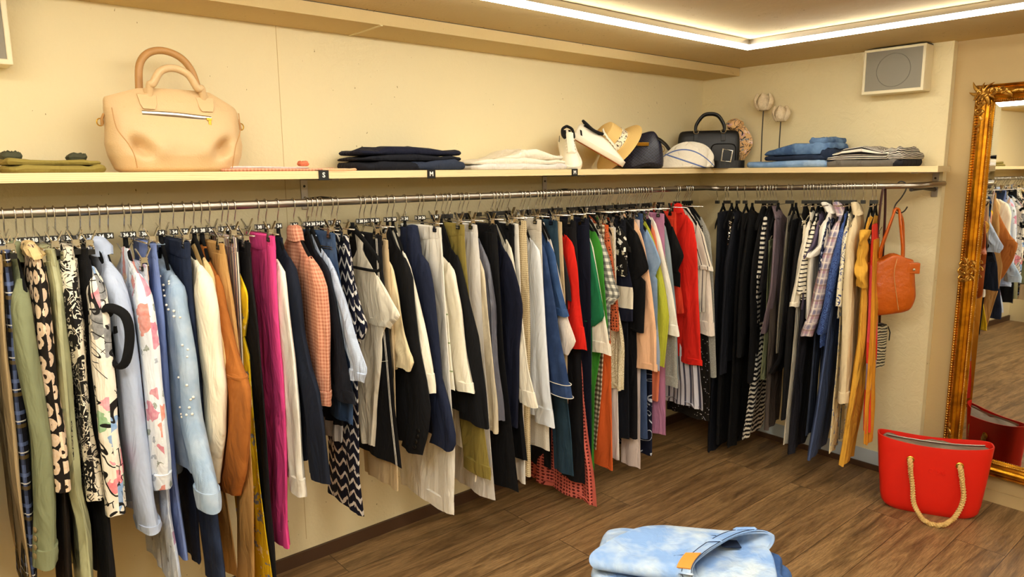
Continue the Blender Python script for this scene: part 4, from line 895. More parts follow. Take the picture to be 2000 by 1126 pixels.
('l', -0.896, 'T', 'sweater', 'sweater', ['grey_melange'], 0.0109, 'mottled grey sweater with ribbed cuff', {'sw': 0.1, 'se': 0.12, 'cuff': 0.05, 'R': [(0.094,-0.198),(0.126,-0.305),(0.173,-0.484),(0.214,-0.743),(0.229,-0.999)]}),
('l', -0.869, 'T', 'cardigan', 'cardigan', ['blue_grey'], 0.0178, 'dusty blue-grey cardigan behind the mottled grey sweater', {'sw': 0.08, 'se': 0.07, 'R': [(0.104,-0.178),(0.140,-0.306),(0.182,-0.592),(0.218,-0.969)]}),
('l', -0.784, 'S', 'tee_shirt', 't-shirt', ['black'], 0.0126, 'black tee in front of the red coat', {'sw': 0.1, 'hem': -0.5, 'R': [(0.071,-0.157),(0.113,-0.240),(0.164,-0.337),(0.129,-0.421)]}),
('l', -0.766, 'P', 'trousers', 'trousers', ['red_orange'], 0.0137, 'red-orange shorts clipped beside the red coat', {'lw': 0.07, 'R': [(0.092,-0.118),(0.110,-0.343),(0.135,-0.503),(0.159,-0.642)]}),
('l', -0.646, 'T', 'coat', 'coat', ['red'], 0.0137, 'bright red coat with pointed collar', {'sw': 0.13, 'se': 0.14, 'cuff': 0.03, 'collar': 0.04, 'R': [(0.045,-0.084),(0.117,-0.179),(0.144,-0.296),(0.159,-0.514),(0.185,-0.761),(0.202,-0.938)]}),
('l', -0.628, 'D', 'skirt', 'skirt', ['pleat'], 0.0119, 'pale pleated skirt with dark stripes below the red coat', {'kf': 11, 'fold': 2, 'R': [(0.096,-0.301),(0.141,-0.630),(0.182,-0.991),(0.200,-1.192)]}),
('l', -0.568, 'S', 'tee_shirt', 't-shirt', ['white_pin'], 0.0119, 'white tee with thin dark stripes beside the red coat', {'sw': 0.1, 'se': 0.1, 'cuff': 0.02, 'R': [(0.057,-0.136),(0.136,-0.248),(0.172,-0.355),(0.198,-0.430)]}),
('l', -0.550, 'T', 'blouse', 'blouse', ['ivory_pink'], 0.0106, 'ivory blouse with rolled cuff in the corner', {'sw': 0.1, 'se': 0.11, 'cuff': 0.07, 'noback': 0.12, 'R': [(0.068,-0.164),(0.139,-0.304),(0.177,-0.523),(0.208,-0.786)]}),
('l', -0.532, 'D', 'dress', 'dress', ['dark_sparkle'], 0.0106, 'dark brown sparkling dress in the corner', {'back': 0.1, 'R': [(0.096,-0.197),(0.141,-0.642),(0.188,-1.067),(0.188,-1.280)]}),
('l', -0.514, 'T', 'sweater', 'sweater', ['grey_melange'], 0.0110, 'long grey knitted cardigan in the corner', {'sw': 0.09, 'se': 0.11, 'noback': 0.1, 'R': [(0.086,-0.165),(0.135,-0.251),(0.169,-0.528),(0.207,-1.029)]}),
('r', -0.331, 'D', 'dress', 'dress', ['navy_dark'], 0.0184, 'long navy dress first on the right wall rail', {'back': 0.12, 'R': [(0.112,-0.128),(0.141,-0.366),(0.180,-0.790),(0.180,-1.234),(0.180,-1.525)], 'al': 0.22, 'W': [(0.000,-0.070),(0.048,-0.128),(0.062,-0.366),(0.070,-0.790),(0.070,-1.234),(0.070,-1.525)]}),
('r', -0.384, 'D', 'dress', 'dress', ['black'], 0.0125, 'long black dress edged with silver sequins', {'back': 0.14, 'sequins': 1, 'R': [(0.117,-0.168),(0.141,-0.361),(0.180,-0.927),(0.180,-1.435)], 'al': 0.22, 'W': [(0.000,-0.070),(0.062,-0.168),(0.070,-0.361),(0.070,-0.927),(0.070,-1.435)]}),
('r', -0.403, 'T', 'coat', 'coat', ['navy_dark'], 0.0126, 'navy coat next to the sequinned dress', {'sw': 0.09, 'se': 0.1, 'hem': -0.95, 'back': 0.16, 'R': [(0.099,-0.154),(0.201,-0.406),(0.215,-0.763),(0.219,-1.009)], 'al': 0.22, 'W': [(0.000,-0.070),(0.070,-0.154),(0.070,-0.406),(0.070,-0.763),(0.070,-1.009)]}),
('r', -0.461, 'D', 'dress', 'dress', ['black'], 0.0190, 'long black dress behind the navy coat', {'back': 0.16, 'R': [(0.113,-0.134),(0.161,-0.519),(0.180,-0.908),(0.180,-1.431)], 'al': 0.22, 'W': [(0.000,-0.070),(0.068,-0.134),(0.070,-0.519),(0.070,-0.908),(0.070,-1.431)]}),
('r', -0.505, 'T', 'top', 'top', ['black_velvet'], 0.0190, 'black velvet top on the right wall rail', {'sw': 0.1, 'hem': -0.75, 'back': 0.18, 'R': [(0.097,-0.154),(0.209,-0.454),(0.217,-0.893)], 'al': 0.22, 'W': [(0.000,-0.070),(0.061,-0.154),(0.070,-0.454),(0.070,-0.893)]}),
('r', -0.578, 'D', 'dress', 'dress', ['bw_stripe_v'], 0.0123, 'black and white striped dress with flared hem', {'back': 0.15, 'kf': 5, 'R': [(0.120,-0.191),(0.173,-0.617),(0.180,-1.009),(0.180,-1.357)], 'al': 0.22, 'W': [(0.000,-0.070),(0.070,-0.191),(0.070,-0.617),(0.070,-1.009),(0.045,-1.357)]}),
('r', -0.596, 'T', 'top', 'top', ['black'], 0.0108, 'long black top over the striped dress', {'sw': 0.1, 'se': 0.12, 'hem': -1.0, 'back': 0.16, 'R': [(0.094,-0.153),(0.164,-0.269),(0.192,-0.374),(0.210,-0.506),(0.214,-0.751),(0.218,-1.024)], 'al': 0.22, 'W': [(0.000,-0.070),(0.039,-0.153),(0.043,-0.269),(0.036,-0.374),(0.038,-0.506),(0.050,-0.751),(0.051,-1.024)]}),
('r', -0.620, 'D', 'scarf', 'scarf', ['stripe_navy_white'], 0.0122, 'narrow black and white striped scarf strip', {'wid': 0.03, 'R': [(0.115,-0.151),(0.129,-0.271),(0.142,-0.377),(0.152,-0.463)], 'al': 0.22, 'W': [(0.000,-0.070),(0.041,-0.151),(0.038,-0.271),(0.037,-0.377),(0.034,-0.463)]}),
('r', -0.641, 'T', 'blouse', 'blouse', ['black_lace'], 0.0090, 'black blouse with lace trimmed sleeve', {'sw': 0.1, 'se': 0.11, 'hem': -0.7, 'R': [(0.105,-0.165),(0.187,-0.344),(0.211,-0.523)], 'al': 0.22, 'W': [(0.000,-0.070),(0.037,-0.165),(0.053,-0.344),(0.042,-0.523)]}),
('r', -0.656, 'P', 'trousers', 'trousers', ['sage'], 0.0090, 'sage green cropped trousers below the mauve sweater', {'lw': 0.07, 'R': [(0.128,-0.269),(0.150,-0.617),(0.174,-1.005)], 'al': 0.22, 'W': [(0.000,-0.070),(0.041,-0.269),(0.052,-0.617),(0.052,-1.005)]}),
('r', -0.671, 'T', 'sweater', 'sweater', ['mauve_grey'], 0.0090, 'mauve grey sweater on the right wall rail', {'sw': 0.1, 'se': 0.12, 'collar': 0.03, 'R': [(0.106,-0.164),(0.187,-0.341),(0.211,-0.550),(0.214,-0.747)], 'al': 0.22, 'W': [(0.000,-0.070),(0.046,-0.164),(0.069,-0.341),(0.069,-0.550),(0.038,-0.747)]}),
('r', -0.688, 'D', 'skirt', 'skirt', ['grey_brown'], 0.0115, 'long grey-brown skirt below the mauve sweater', {'wid': 0.25, 'R': [(0.132,-0.294),(0.180,-0.744),(0.180,-1.274)], 'al': 0.22, 'W': [(0.000,-0.070),(0.036,-0.294),(0.053,-0.744),(0.055,-1.274)]}),
('r', -0.754, 'D', 'blouse', 'blouse', ['grey_shine'], 0.0145, 'thin shiny grey blouse alone before a gap on the rail', {'wid': 0.3, 'R': [(0.113,-0.142),(0.131,-0.292),(0.150,-0.448),(0.180,-0.846)], 'al': 0.22, 'W': [(0.000,-0.070),(0.034,-0.142),(0.032,-0.292),(0.033,-0.448),(0.031,-0.846)]}),
('r', -0.776, 'D', 'dress', 'dress', ['black_grey'], 0.0146, 'black fuzzy knit dress beside the shiny grey blouse', {'wid': 0.34, 'R': [(0.116,-0.162),(0.144,-0.394),(0.180,-0.869),(0.180,-0.958)], 'al': 0.22, 'W': [(0.000,-0.070),(0.035,-0.162),(0.035,-0.394),(0.032,-0.869),(-0.010,-0.958)]}),
('r', -0.842, 'T', 'coat', 'coat', ['black'], 0.0127, 'long black coat behind the white sweater', {'sw': 0.1, 'se': 0.12, 'hem': -1.0, 'R': [(0.067,-0.126),(0.159,-0.261),(0.202,-0.436),(0.213,-0.695),(0.220,-1.178)], 'al': 0.22, 'W': [(0.000,-0.070),(0.013,-0.126),(0.016,-0.261),(0.020,-0.436),(0.012,-0.695),(0.012,-1.178)]}),
('r', -0.861, 'T', 'sweater', 'sweater', ['white_warm'], 0.0200, 'white sweater with a turned sleeve end on the right wall rail', {'sw': 0.09, 'se': 0.09, 'cuff': 0.02, 'hem': -0.6, 'R': [(0.093,-0.152),(0.185,-0.333),(0.210,-0.511),(0.211,-0.584)], 'al': 0.22, 'W': [(0.000,-0.070),(0.039,-0.152),(0.036,-0.333),(0.017,-0.511),(0.008,-0.584)]}),
('r', -0.876, 'P', 'trousers', 'trousers', ['ivory'], 0.0090, 'long ivory trousers below the white sweater', {'lw': 0.07, 'R': [(0.122,-0.186),(0.144,-0.546),(0.164,-0.861),(0.180,-1.319)], 'al': 0.22, 'W': [(0.000,-0.070),(0.006,-0.186),(-0.001,-0.546),(-0.001,-0.861),(-0.015,-1.319)]}),
('r', -0.891, 'T', 'tee_shirt', 't-shirt', ['bw_stripe_h'], 0.0170, 'white tee with black stripes and rolled sleeve', {'sw': 0.09, 'se': 0.09, 'cuff': 0.03, 'hem': -0.55, 'R': [(0.097,-0.156),(0.159,-0.258),(0.188,-0.358),(0.205,-0.458),(0.210,-0.513)], 'al': 0.22, 'W': [(0.000,-0.070),(0.039,-0.156),(0.030,-0.258),(0.014,-0.358),(0.005,-0.458),(0.011,-0.513)]}),
('r', -0.913, 'T', 'top', 'top', ['purple_grey'], 0.0091, 'purple grey top behind the striped tee', {'sw': 0.08, 'hem': -0.6, 'R': [(0.102,-0.160),(0.169,-0.281),(0.186,-0.347)], 'al': 0.22, 'W': [(0.000,-0.070),(0.036,-0.160),(0.027,-0.281),(-0.004,-0.347)]}),
('r', -0.928, 'P', 'trousers', 'trousers', ['charcoal_linen'], 0.0180, 'charcoal linen trousers with crinkled legs', {'lw': 0.1, 'fold': 2, 'R': [(0.124,-0.211),(0.147,-0.595),(0.166,-0.910),(0.180,-1.364)], 'al': 0.22, 'W': [(0.000,-0.070),(-0.012,-0.211),(-0.024,-0.595),(-0.029,-0.910),(-0.038,-1.364)]}),
('r', -0.945, 'S', 'blouse', 'blouse', ['white'], 0.0240, 'white blouse with wide bell sleeve on the right wall rail', {'sw': 0.1, 'se': 0.12, 'collar': 0.03, 'R': [(0.064,-0.119),(0.122,-0.184),(0.169,-0.280),(0.183,-0.336)], 'al': 0.22, 'W': [(0.000,-0.070),(0.044,-0.119),(0.035,-0.184),(0.038,-0.280),(-0.009,-0.336)]}),
('r', -0.960, 'T', 'blouse', 'blouse', ['navy_floral'], 0.0090, 'navy and white small flower blouse', {'sw': 0.08, 'se': 0.07, 'R': [(0.101,-0.159),(0.158,-0.255),(0.188,-0.352),(0.211,-0.574)], 'al': 0.22, 'W': [(0.000,-0.070),(0.035,-0.159),(0.029,-0.255),(0.030,-0.352),(0.035,-0.574)]}),
('r', -0.975, 'P', 'trousers', 'trousers', ['slate'], 0.0094, 'slate blue trousers between charcoal and blue wide trousers', {'lw': 0.08, 'R': [(0.125,-0.234),(0.155,-0.714),(0.180,-1.240)], 'al': 0.22, 'W': [(0.000,-0.070),(-0.005,-0.234),(0.006,-0.714),(-0.002,-1.240)]}),
('r', -1.010, 'T', 'shirt', 'shirt', ['plaid_pink'], 0.0260, 'pink and blue plaid shirt with rolled sleeve', {'sw': 0.1, 'se': 0.1, 'collar': 0.045, 'cuff': 0.07, 'R': [(0.086,-0.145),(0.141,-0.218),(0.182,-0.327),(0.207,-0.475),(0.211,-0.602),(0.213,-0.721)], 'al': 0.22, 'W': [(0.000,-0.070),(0.037,-0.145),(0.026,-0.218),(0.010,-0.327),(-0.008,-0.475),(-0.028,-0.602),(-0.062,-0.721)]}),
('r', -1.036, 'T', 'top', 'top', ['blue_lace'], 0.0200, 'blue lace top beside the plaid shirt', {'sw': 0.11, 'se': 0.12, 'hem': -0.776, 'R': [(0.095,-0.154),(0.156,-0.253),(0.191,-0.373),(0.211,-0.570),(0.213,-0.704)], 'al': 0.22, 'W': [(0.000,-0.070),(0.036,-0.154),(0.031,-0.253),(0.021,-0.373),(0.003,-0.570),(-0.017,-0.704)]}),
('r', -1.051, 'P', 'trousers', 'trousers', ['blue_wide'], 0.0200, 'blue wide-leg trousers below the blue lace top', {'lw': 0.09, 'R': [(0.125,-0.231),(0.146,-0.579),(0.158,-0.782),(0.175,-1.069),(0.180,-1.361)], 'al': 0.22, 'W': [(0.000,-0.070),(-0.000,-0.231),(-0.002,-0.579),(-0.011,-0.782),(-0.028,-1.069),(-0.054,-1.361)]}),
('r', -1.066, 'T', 'kimono', 'kimono', ['cream_navy_flower'], 0.0160, 'cream kimono sleeve with navy flower drawing', {'sw': 0.09, 'se': 0.12, 'R': [(0.089,-0.149),(0.166,-0.275),(0.200,-0.418),(0.211,-0.559)], 'al': 0.22, 'W': [(0.000,-0.070),(0.022,-0.149),(0.026,-0.275),(0.029,-0.418),(0.027,-0.559)]}),
('r', -1.081, 'P', 'trousers', 'trousers', ['cream_navy_leaf'], 0.0090, 'cream trousers with navy leaf print', {'lw': 0.07, 'R': [(0.128,-0.278),(0.162,-0.823),(0.180,-1.299)], 'al': 0.22, 'W': [(0.000,-0.070),(0.004,-0.278),(0.020,-0.823),(0.018,-1.299)]}),
('r', -1.096, 'T', 'cardigan', 'cardigan', ['beige_knit'], 0.0220, 'plain beige knitted cardigan', {'sw': 0.1, 'se': 0.09, 'collar': 0.03, 'cuff': 0.05, 'R': [(0.076,-0.135),(0.155,-0.251),(0.199,-0.415),(0.214,-0.757),(0.218,-1.023)], 'al': 0.22, 'W': [(0.000,-0.070),(0.024,-0.135),(0.019,-0.251),(0.032,-0.415),(0.043,-0.757),(0.049,-1.023)]}),
('r', -1.138, 'D', 'dress', 'dress', ['yellow_linen'], 0.0220, 'mustard yellow linen dress with ruffled sleeve', {'wid': 0.22, 'ruffle': 1, 'R': [(0.114,-0.143),(0.127,-0.250),(0.135,-0.322),(0.153,-0.464),(0.180,-0.754),(0.180,-1.008),(0.180,-1.348)], 'al': 0.22, 'W': [(0.000,-0.070),(0.051,-0.143),(0.038,-0.250),(0.038,-0.322),(0.053,-0.464),(0.064,-0.754),(0.049,-1.008),(0.017,-1.348)]}),
('r', -1.180, 'D', 'dress', 'dress', ['red_purple'], 0.0104, 'red and lilac colour-block dress at the right end of the rail', {'wid': 0.15, 'R': [(0.118,-0.178),(0.153,-0.460),(0.180,-0.795),(0.180,-1.157)], 'al': 0.22, 'W': [(0.000,-0.070),(0.030,-0.178),(0.046,-0.460),(0.063,-0.795),(0.076,-1.157)]}),
('r', -1.197, 'D', 'skirt', 'skirt', ['amber'], 0.0101, 'amber orange skirt last on the right wall rail', {'wid': 0.13, 'R': [(0.126,-0.248),(0.180,-0.672),(0.180,-1.214)], 'al': 0.22, 'W': [(0.000,-0.070),(0.025,-0.248),(0.048,-0.672),(0.064,-1.214)]}),
]
# ------------------------------------------------------------------ hang everything on the rail
HG = hanger_meshes()
ZL = 1.499
def rail_z(s, p):
    if s == 'l': return ZL
    return 1.492 + (p + .3) / (-1.12) * .031
EXTRA = [
 ('l', -3.745, 'T', 'jacket', 'jacket', ['olive_dark'], .02, 'dark olive jacket seen in the mirror', {'R': [(.05, -.11), (.15, -.17), (.21, -.26), (.22, -.5), (.22, -.85)], 'hem': -.95}),
 ('l', -3.80, 'T', 'shirt', 'shirt', ['white'], .018, 'white shirt next to the lilac sweater, seen in the mirror', {'R': [(.05, -.11), (.15, -.17), (.20, -.26), (.21, -.5), (.21, -.75)], 'hem': -.75}),
 ('l', -3.86, 'T', 'sweater', 'sweater', ['lilac'], .022, 'lilac sweater seen in the mirror at the far end of the rail', {'R': [(.05, -.11), (.16, -.17), (.23, -.27), (.27, -.45), (.25, -.6)], 'hem': -.62}),
 ('l', -3.92, 'P', 'trousers', 'trousers', ['beige'], .02, 'pale beige trousers at the end of the rail, seen in the mirror', {'R': [(.14, -.11), (.14, -.5), (.15, -1.12)]}),
]
addc('olive_dark', '#4a4b38'); addc('lilac', '#b79ccf')
rnd = random.Random(5)
def add_extras(root, o, mats, th, sd):
    """the small parts some garments carry"""
    R = o['R']
    if o.get('frill'):
        q = MB(); q.add(*tube([(.06, -.075, .05, .012), (.075, -.088, .062, .017), (.085, -.104, .066, .02), (.09, -.112, .06, .017)], 30, sd, .006, 8))
        q.build('neck_frill', M['sand'], root)
    if o.get('loop'):
        pts = smooth_pts([(-.025, -.19, -.27), (-.045, -.2, -.255), (-.03, -.225, -.252), (-.005, -.24, -.275), (.0, -.245, -.33), (-.015, -.24, -.40), (-.035, -.22, -.412), (-.045, -.2, -.37), (-.046, -.19, -.3)], 5)
        q = MB(); q.pipe(pts, .0135, 10, False, (1, .55)); q.build('hood_loop', mats[0], root)
    if o.get('pearls'):
        for k in range(26):
            z = -.2 - .42 * rnd.random() ** 1.3; u = outline(R, z)
            if z > -.24: u -= .02
            d = rnd.random()
            m = MB(); m.ball((0, 0, 0), 0.0034 + .0008 * rnd.random(), 5)
            b = m.build('pearl', M['pearl'], root)
            ang = d * 1.4
            b.location = (-(th * .95) * math.sin(ang) - .003 + lean(z), -(u - .062 + .064 * math.cos(ang)) , z)
    if o.get('seam'):
        zz = -.5; u = outline(R, zz); q = MB()
        q.add(*tube([(u - .075, zz + .004, .077, th + .001), (u - .075, zz - .004, .0775, th + .001)], 26, sd, .0)); q.build('sleeve_seam', mats[0], root)
    if o.get('strings'):
        for du, L_ in ((-.09, .07), (-.02, .125)):
            u, z = R[-1][0] + du, R[-1][1]
            q = MB(); q.pipe(smooth_pts([(-th, -u, z + .1), (-th - .006, -u, z), (-th - .006, -u - .006, z - L_ * .5), (-th - .004, -u + .006, z - L_)], 4), .0035, 6)
            q.build('tie_string', M['cordage'], root)
    if o.get('piping'):
        u, z = R[-1]
        for dz in (.058, .003):
            uc = outline(R, z + dz) - .0625; q = MB()
            q.pipe([((th + .0045) * sgnpow(math.sin(a), .9), -(uc + .0695 * sgnpow(math.cos(a), .9)), z + dz + .003 * math.sin(a)) for a in [2 * PI * i / 28 for i in range(28)]], .0019, 6, True)
            q.build('cuff_piping', M['stitch_white'], root)
    if o.get('stitch'):
        for du in (.012, .02):
            q = MB(); q.pipe([(-th * .6 - .0035, -(outline(R, z) - du), z) for z in np.linspace(R[0][1] - .01, R[-1][1] + .01, 16)], .001, 5); q.build('contrast_seam', M['stitch_white'], root)
        q = MB(); z = R[0][1] - .45; q.pipe([(-th * .62 - .005, -(outline(R, z) - d), z - .02 * math.sin(d * 14)) for d in np.linspace(.005, .18, 8)], .001, 5); q.build('contrast_seam', M['stitch_white'], root)
    if o.get('sequins'):
        m = MB(); r2 = random.Random(3)
        for k in range(420):
            z = -.17 - .75 * (k / 420) - r2.random() * .002; u = outline(R, z) + .012 * r2.random() - .004
            m.box((.012 + r2.uniform(-.006, .006) + lean(z) + .0, -u - .002, z), (.004, .0015, .004), (r2.uniform(-.8, .8), r2.uniform(-.8, .8), r2.uniform(-.8, .8)))
        so = m.build('sequin_trim', M['chrome'], root, False); so['kind'] = 'stuff'
    if o.get('ruffle'):
        m = MB(); rows = []
        for i in range(25):
            t = i / 24; z = -.2 - .26 * t; a = math.sin(t * 9.4 + .3)
            rows.append((outline(R, z) + .012 + .016 * a, z, .032 + .02 * abs(a), .012 + .01 * abs(math.cos(t * 9.4))))
        m.add(*tube(rows, 24, sd, .006, 3)); m.build('sleeve_ruffle', mats[0], root)
    if o.get('lapel'):
        m = MB(); rows = [(.05 + .02 * t, -.1 - .2 * t, .02 + .02 * math.sin(t * 3), th * .95 + .002) for t in (0, .2, .4, .6, .8, 1)]
        m.add(*tube(rows, 20, sd, 0)); m.build('lapel', mats[0], root)
    if o.get('pock'):
        u, z = R[0]; m = MB()
        for dz in (-.045, -.052):
            m.pipe([(-th * .62 - .003, -u + .12, z + dz), (-th * .62 - .003, -u + .01, z + dz)], .0012, 5)
        m.build('seam_stitching', M['brass'], root)
nnum = 0
def short(label):
    w = label.split()
    return ' '.join(w[:11])
for s, p, k, name, cat, mk, th, label, o in GARMENTS + EXTRA:
    sd = nnum * 13 + 5
    zr = rail_z(s, p)
    loc = (p, -.3, zr) if s == 'l' else (-.3, p, zr)
    rz = 0.0 if s == 'l' else -PI / 2 + o.get('al', 0)
    mats = [M[q] for q in mk]
    grp = 'clothes on the long wall rail' if s == 'l' else 'clothes on the right wall rail'
    WOFF[0] = o.get('W')
    root = empty(name, loc, rz, label, cat, grp)
    if k == 'P': g_trousers(root, o, mats, th, sd)
    elif k in 'TS':
        g_top(root, dict(o, k=k), mats, th, sd)
    else: g_drape(root, o, mats, th, sd)
    add_extras(root, o, mats, th, sd)
    # its hanger
    num = ('34', '34', '36', '34', '38')[nnum % 5] if (s == 'l' and p < -2.2) else None
    clip = k == 'P' or name in ('skirt',)
    dz = 0.0; cu = (.13, -.13)
    if clip:
        hw = max(.085, min(.2, o['R'][0][0])); c0 = o['R'][0][0] - hw
        cu = (c0 + hw - .03, c0 - hw + .03); dz = min(0.012, o['R'][0][1] + .108)
    hr = make_hanger(clip, loc, rz + rnd.uniform(-.05, .05) * 0, ('metal clip hanger holding the ' if clip else 'black velvet hanger holding the ') + short(label), 'hangers on the long rail' if s == 'l' else 'hangers on the right rail', num, cu, dz)
    if not clip:
        fr = [c for c in hr.children if c.name.startswith('shoulder_frame')][0]
        best = .35
        if o.get('show'): best = 1.12; fr.location.x = -.03
        else:
            for q in np.arange(1.0, .35, -.05):
                if all(outline(o['R'] if o['R'][0][1] > -.12 else [(min(.06, max(.035, o['R'][0][0] * .5)), min(-.096, max(o['R'][0][1] + .03, -.125)))] + o['R'], -.098 - .105 * a ** 1.15) > .168 * q * a + .004 for a in (.3, .5, .75, 1)):
                    best = float(q); break
            fr.location.x = lean(-.15) * .7
        fr.scale = (1, best, 1)
        if o.get('show'):
            q = MB(); q.pipe(smooth_pts([(0, -.168 * best, -.2), (0, -.17 * best, -.225), (0, -.14 * best, -.24), (0, 0, -.242), (0, .14 * best, -.24), (0, .168 * best, -.2)], 5), .0055, 8)
            tb = q.build('trouser_bar', M['velvet'], hr); tb.location.x = -.03
    nnum += 1
WOFF[0] = None
# ------------------------------------------------------------------ things on the shelf, the walls and the floor
CX, CY = -3.81344, -2.64493
ST = 1.6076                                            # shelf top
def facing(x, y): return math.atan2(y - CY, x - CX) - PI / 2
def slab(mb, w, d, h, seed=0, prof=None, wob=.004, z0=0.0, c=(0, 0), p=7, n=56, rr=None):
    """a soft folded layer: rounded edges, a top that follows prof(-1..1)"""
    r = random.Random(seed); ph = [r.uniform(0, 6.28) for _ in range(5)]
    rr = rr or min(h * .5, .02)
    rings = []
    def hh(x, y):
        u = x / (w / 2)
        b = prof(u) if prof else 1.0
        return b * h + wob * (math.sin(9 * u + ph[0]) * .5 + math.sin(17 * u + ph[1] + y * 30) * .3 + math.sin(y * 40 + ph[2]) * .4)
    for t, ins in ((0, rr * .8), (.06, rr * .3), (.25, .001), (.5, -.001), (.75, .001), (.93, rr * .3), (1, rr * .85), (1.0, w * .12), (1.0, w * .25), (1.0, w * .4)):
        ring = []
        for k in range(n):
            a = 2 * PI * k / n
            A = max(.004, w / 2 - ins); B = max(.004, d / 2 - min(ins, d * .45))
            x = A * sgnpow(math.cos(a), 2 / p); y = B * sgnpow(math.sin(a), 2 / p)
            k2 = 1 + .012 * math.sin(3 * a + ph[3]) + .008 * math.sin(7 * a + ph[4])
            x *= k2; y *= k2
            ring.append((c[0] + x, c[1] + y, z0 + (max(.002, hh(x, y)) if t else 0) * (t if t else 0)))
        rings.append(ring)
    mb.loft(rings)
    return mb
def folded(name, label, cat, loc, rz, layers, group=None):
    """layers: (part name, w, d, h, dx, dy, z0, material, profile)"""
    r = empty(name, loc, rz, label, cat, group)
    for i, (pn, w, d, h, dx, dy, z0, m, pf) in enumerate(layers):
        b = MB(); slab(b, w, d, h, i * 7 + len(label), pf, min(.008, h * .24), z0, (dx, dy)); b.build(pn, M[m], r)
    return r
bump_ = lambda c, s, a=.35: (lambda u: 1 - a + a * math.exp(-((u - c) / s) ** 2))
folded('folded_trousers', 'olive green folded trousers at the left end of the shelf', 'trousers', (-3.467, -.165, ST), 0,
       [('folded_leg', .245, .25, .022, 0, 0, 0, 'olive', None), ('upper_fold', .235, .235, .016, -.003, .008, .0215, 'olive', bump_(-.9, .5, .3)),
        ('waist_roll', .05, .07, .02, .075, .06, .036, 'olive_dark', None), ('side_roll', .05, .09, .024, -.09, .06, .036, 'olive_dark', None)])
folded('folded_blouse', 'salmon pink thin folded top beside the beige handbag', 'top', (-2.76, -.16, ST), 0,
       [('folded_body', .40, .24, .009, -.05, 0, 0, 'pink_check', None), ('upper_fold', .3, .2, .008, -.08, .015, .0088, 'pale_pink', bump_(-.6, .5, .4)), ('front_fold', .24, .23, .0075, .12, -.003, .0005, 'peach', None)])
r = folded('hair_clip', 'small amber hair clip lying on the salmon pink top', 'hair clip', (-2.7, -.19, ST + .0172), 0, [('clasp', .035, .03, .018, 0, 0, 0, 'coral', None)])
folded('folded_sweater', 'slate blue folded sweater at the bottom of the navy pile', 'sweater', (-2.27, -.16, ST), 0,
       [('folded_body', .485, .25, .034, 0, 0, 0, 'navy_dark', None), ('front_fold', .27, .24, .038, .105, -.008, .0005, 'slate', bump_(.2, .9, .4))], 'navy clothes folded on the shelf')
folded('folded_sweater', 'dark navy folded sweater in the middle of the navy pile', 'sweater', (-2.27, -.155, ST + .0365), 0,
       [('folded_body', .47, .24, .022, 0, 0, 0, 'navy_dark', bump_(.0, .9, .5))], 'navy clothes folded on the shelf')
folded('folded_trousers', 'dark plum navy folded trousers on top of the navy pile', 'trousers', (-2.265, -.15, ST + .058), 0,
       [('folded_leg', .47, .23, .036, 0, 0, 0, 'midnight', bump_(-.05, .65, .6))], 'navy clothes folded on the shelf')
folded('folded_sweater', 'cream knitted sweater folded flat at the bottom beside the sneakers', 'sweater', (-1.71, -.16, ST), 0,
       [('folded_body', .56, .25, .022, 0, 0, 0, 'white_grey', None)], 'cream clothes folded on the shelf')
folded('folded_sweater', 'ivory ribbed sweater folded on top of the cream sweater', 'sweater', (-1.705, -.155, ST + .0225), 0,
       [('folded_body', .55, .245, .026, .0, 0, 0, 'ivory', bump_(-.1, .7, .45)), ('front_fold', .36, .235, .05, .08, -.004, .02, 'ivory', bump_(-.1, .55, .75))], 'cream clothes folded on the shelf')
# right wall shelf
RZ = -PI / 2
folded('folded_jeans', 'light blue folded jeans at the bottom of the shelf jeans pile', 'jeans', (-.16, -.715, ST), RZ, [('folded_leg', .47, .26, .034, 0, 0, 0, 'denim_sky', bump_(.1, .9, .3)), ('leg_fold', .14, .25, .036, .15, -.002, .001, 'denim_pale', None)], 'jeans folded on the right wall shelf')
folded('folded_jeans', 'dark ink blue folded jeans in the middle of the shelf jeans pile', 'jeans', (-.16, -.765, ST + .036), RZ, [('folded_leg', .37, .25, .026, 0, 0, 0, 'denim_ink', None), ('leg_fold', .08, .24, .05, .17, 0, .002, 'denim_ink', None)], 'jeans folded on the right wall shelf')
r = folded('folded_jeans', 'washed mid blue folded jeans on top of the shelf jeans pile', 'jeans', (-.16, -.76, ST + .062), RZ, [('folded_leg', .37, .24, .07, 0, 0, 0, 'denim_wash', lambda u: .28 + .5 * (1 / (1 + math.exp(-(u + .55) * 6))) + .12 * u), ('waist_roll', .1, .235, .03, .12, 0, .055, 'denim_wash', None)], 'jeans folded on the right wall shelf')
addc('grey_stripe', '#6d675f')
addc('stripe_fold', '#1b181a', p_stripes('#e6ddcd', .0085, .42, 1))
folded('folded_tee_shirt', 'grey folded tee at the bottom of the striped pile', 't-shirt', (-.16, -1.105, ST), RZ, [('folded_body', .37, .26, .03, 0, 0, 0, 'grey_stripe', None), ('sleeve_roll', .09, .25, .034, .15, -.004, 0, 'charcoal', None)], 'striped tops on the right wall shelf')
folded('folded_tee_shirt', 'thick striped black and white tee in the middle of the striped pile', 't-shirt', (-.16, -1.11, ST + .032), RZ, [('folded_body', .37, .255, .02, 0, 0, 0, 'stripe_fold', None), ('sleeve_roll', .09, .25, .03, .15, -.002, .0, 'stripe_fold', None)], 'striped tops on the right wall shelf')
folded('folded_tee_shirt', 'finely striped tee heaped on top of the striped pile', 't-shirt', (-.16, -1.105, ST + .053), RZ, [('folded_body', .35, .25, .045, 0, 0, 0, 'stripe_fold', bump_(-.05, .55, .8)), ('sleeve_roll', .1, .24, .034, .13, 0, .0, 'stripe_fold', lambda u: .5 + .5 * (u + 1) / 2)], 'striped tops on the right wall shelf')

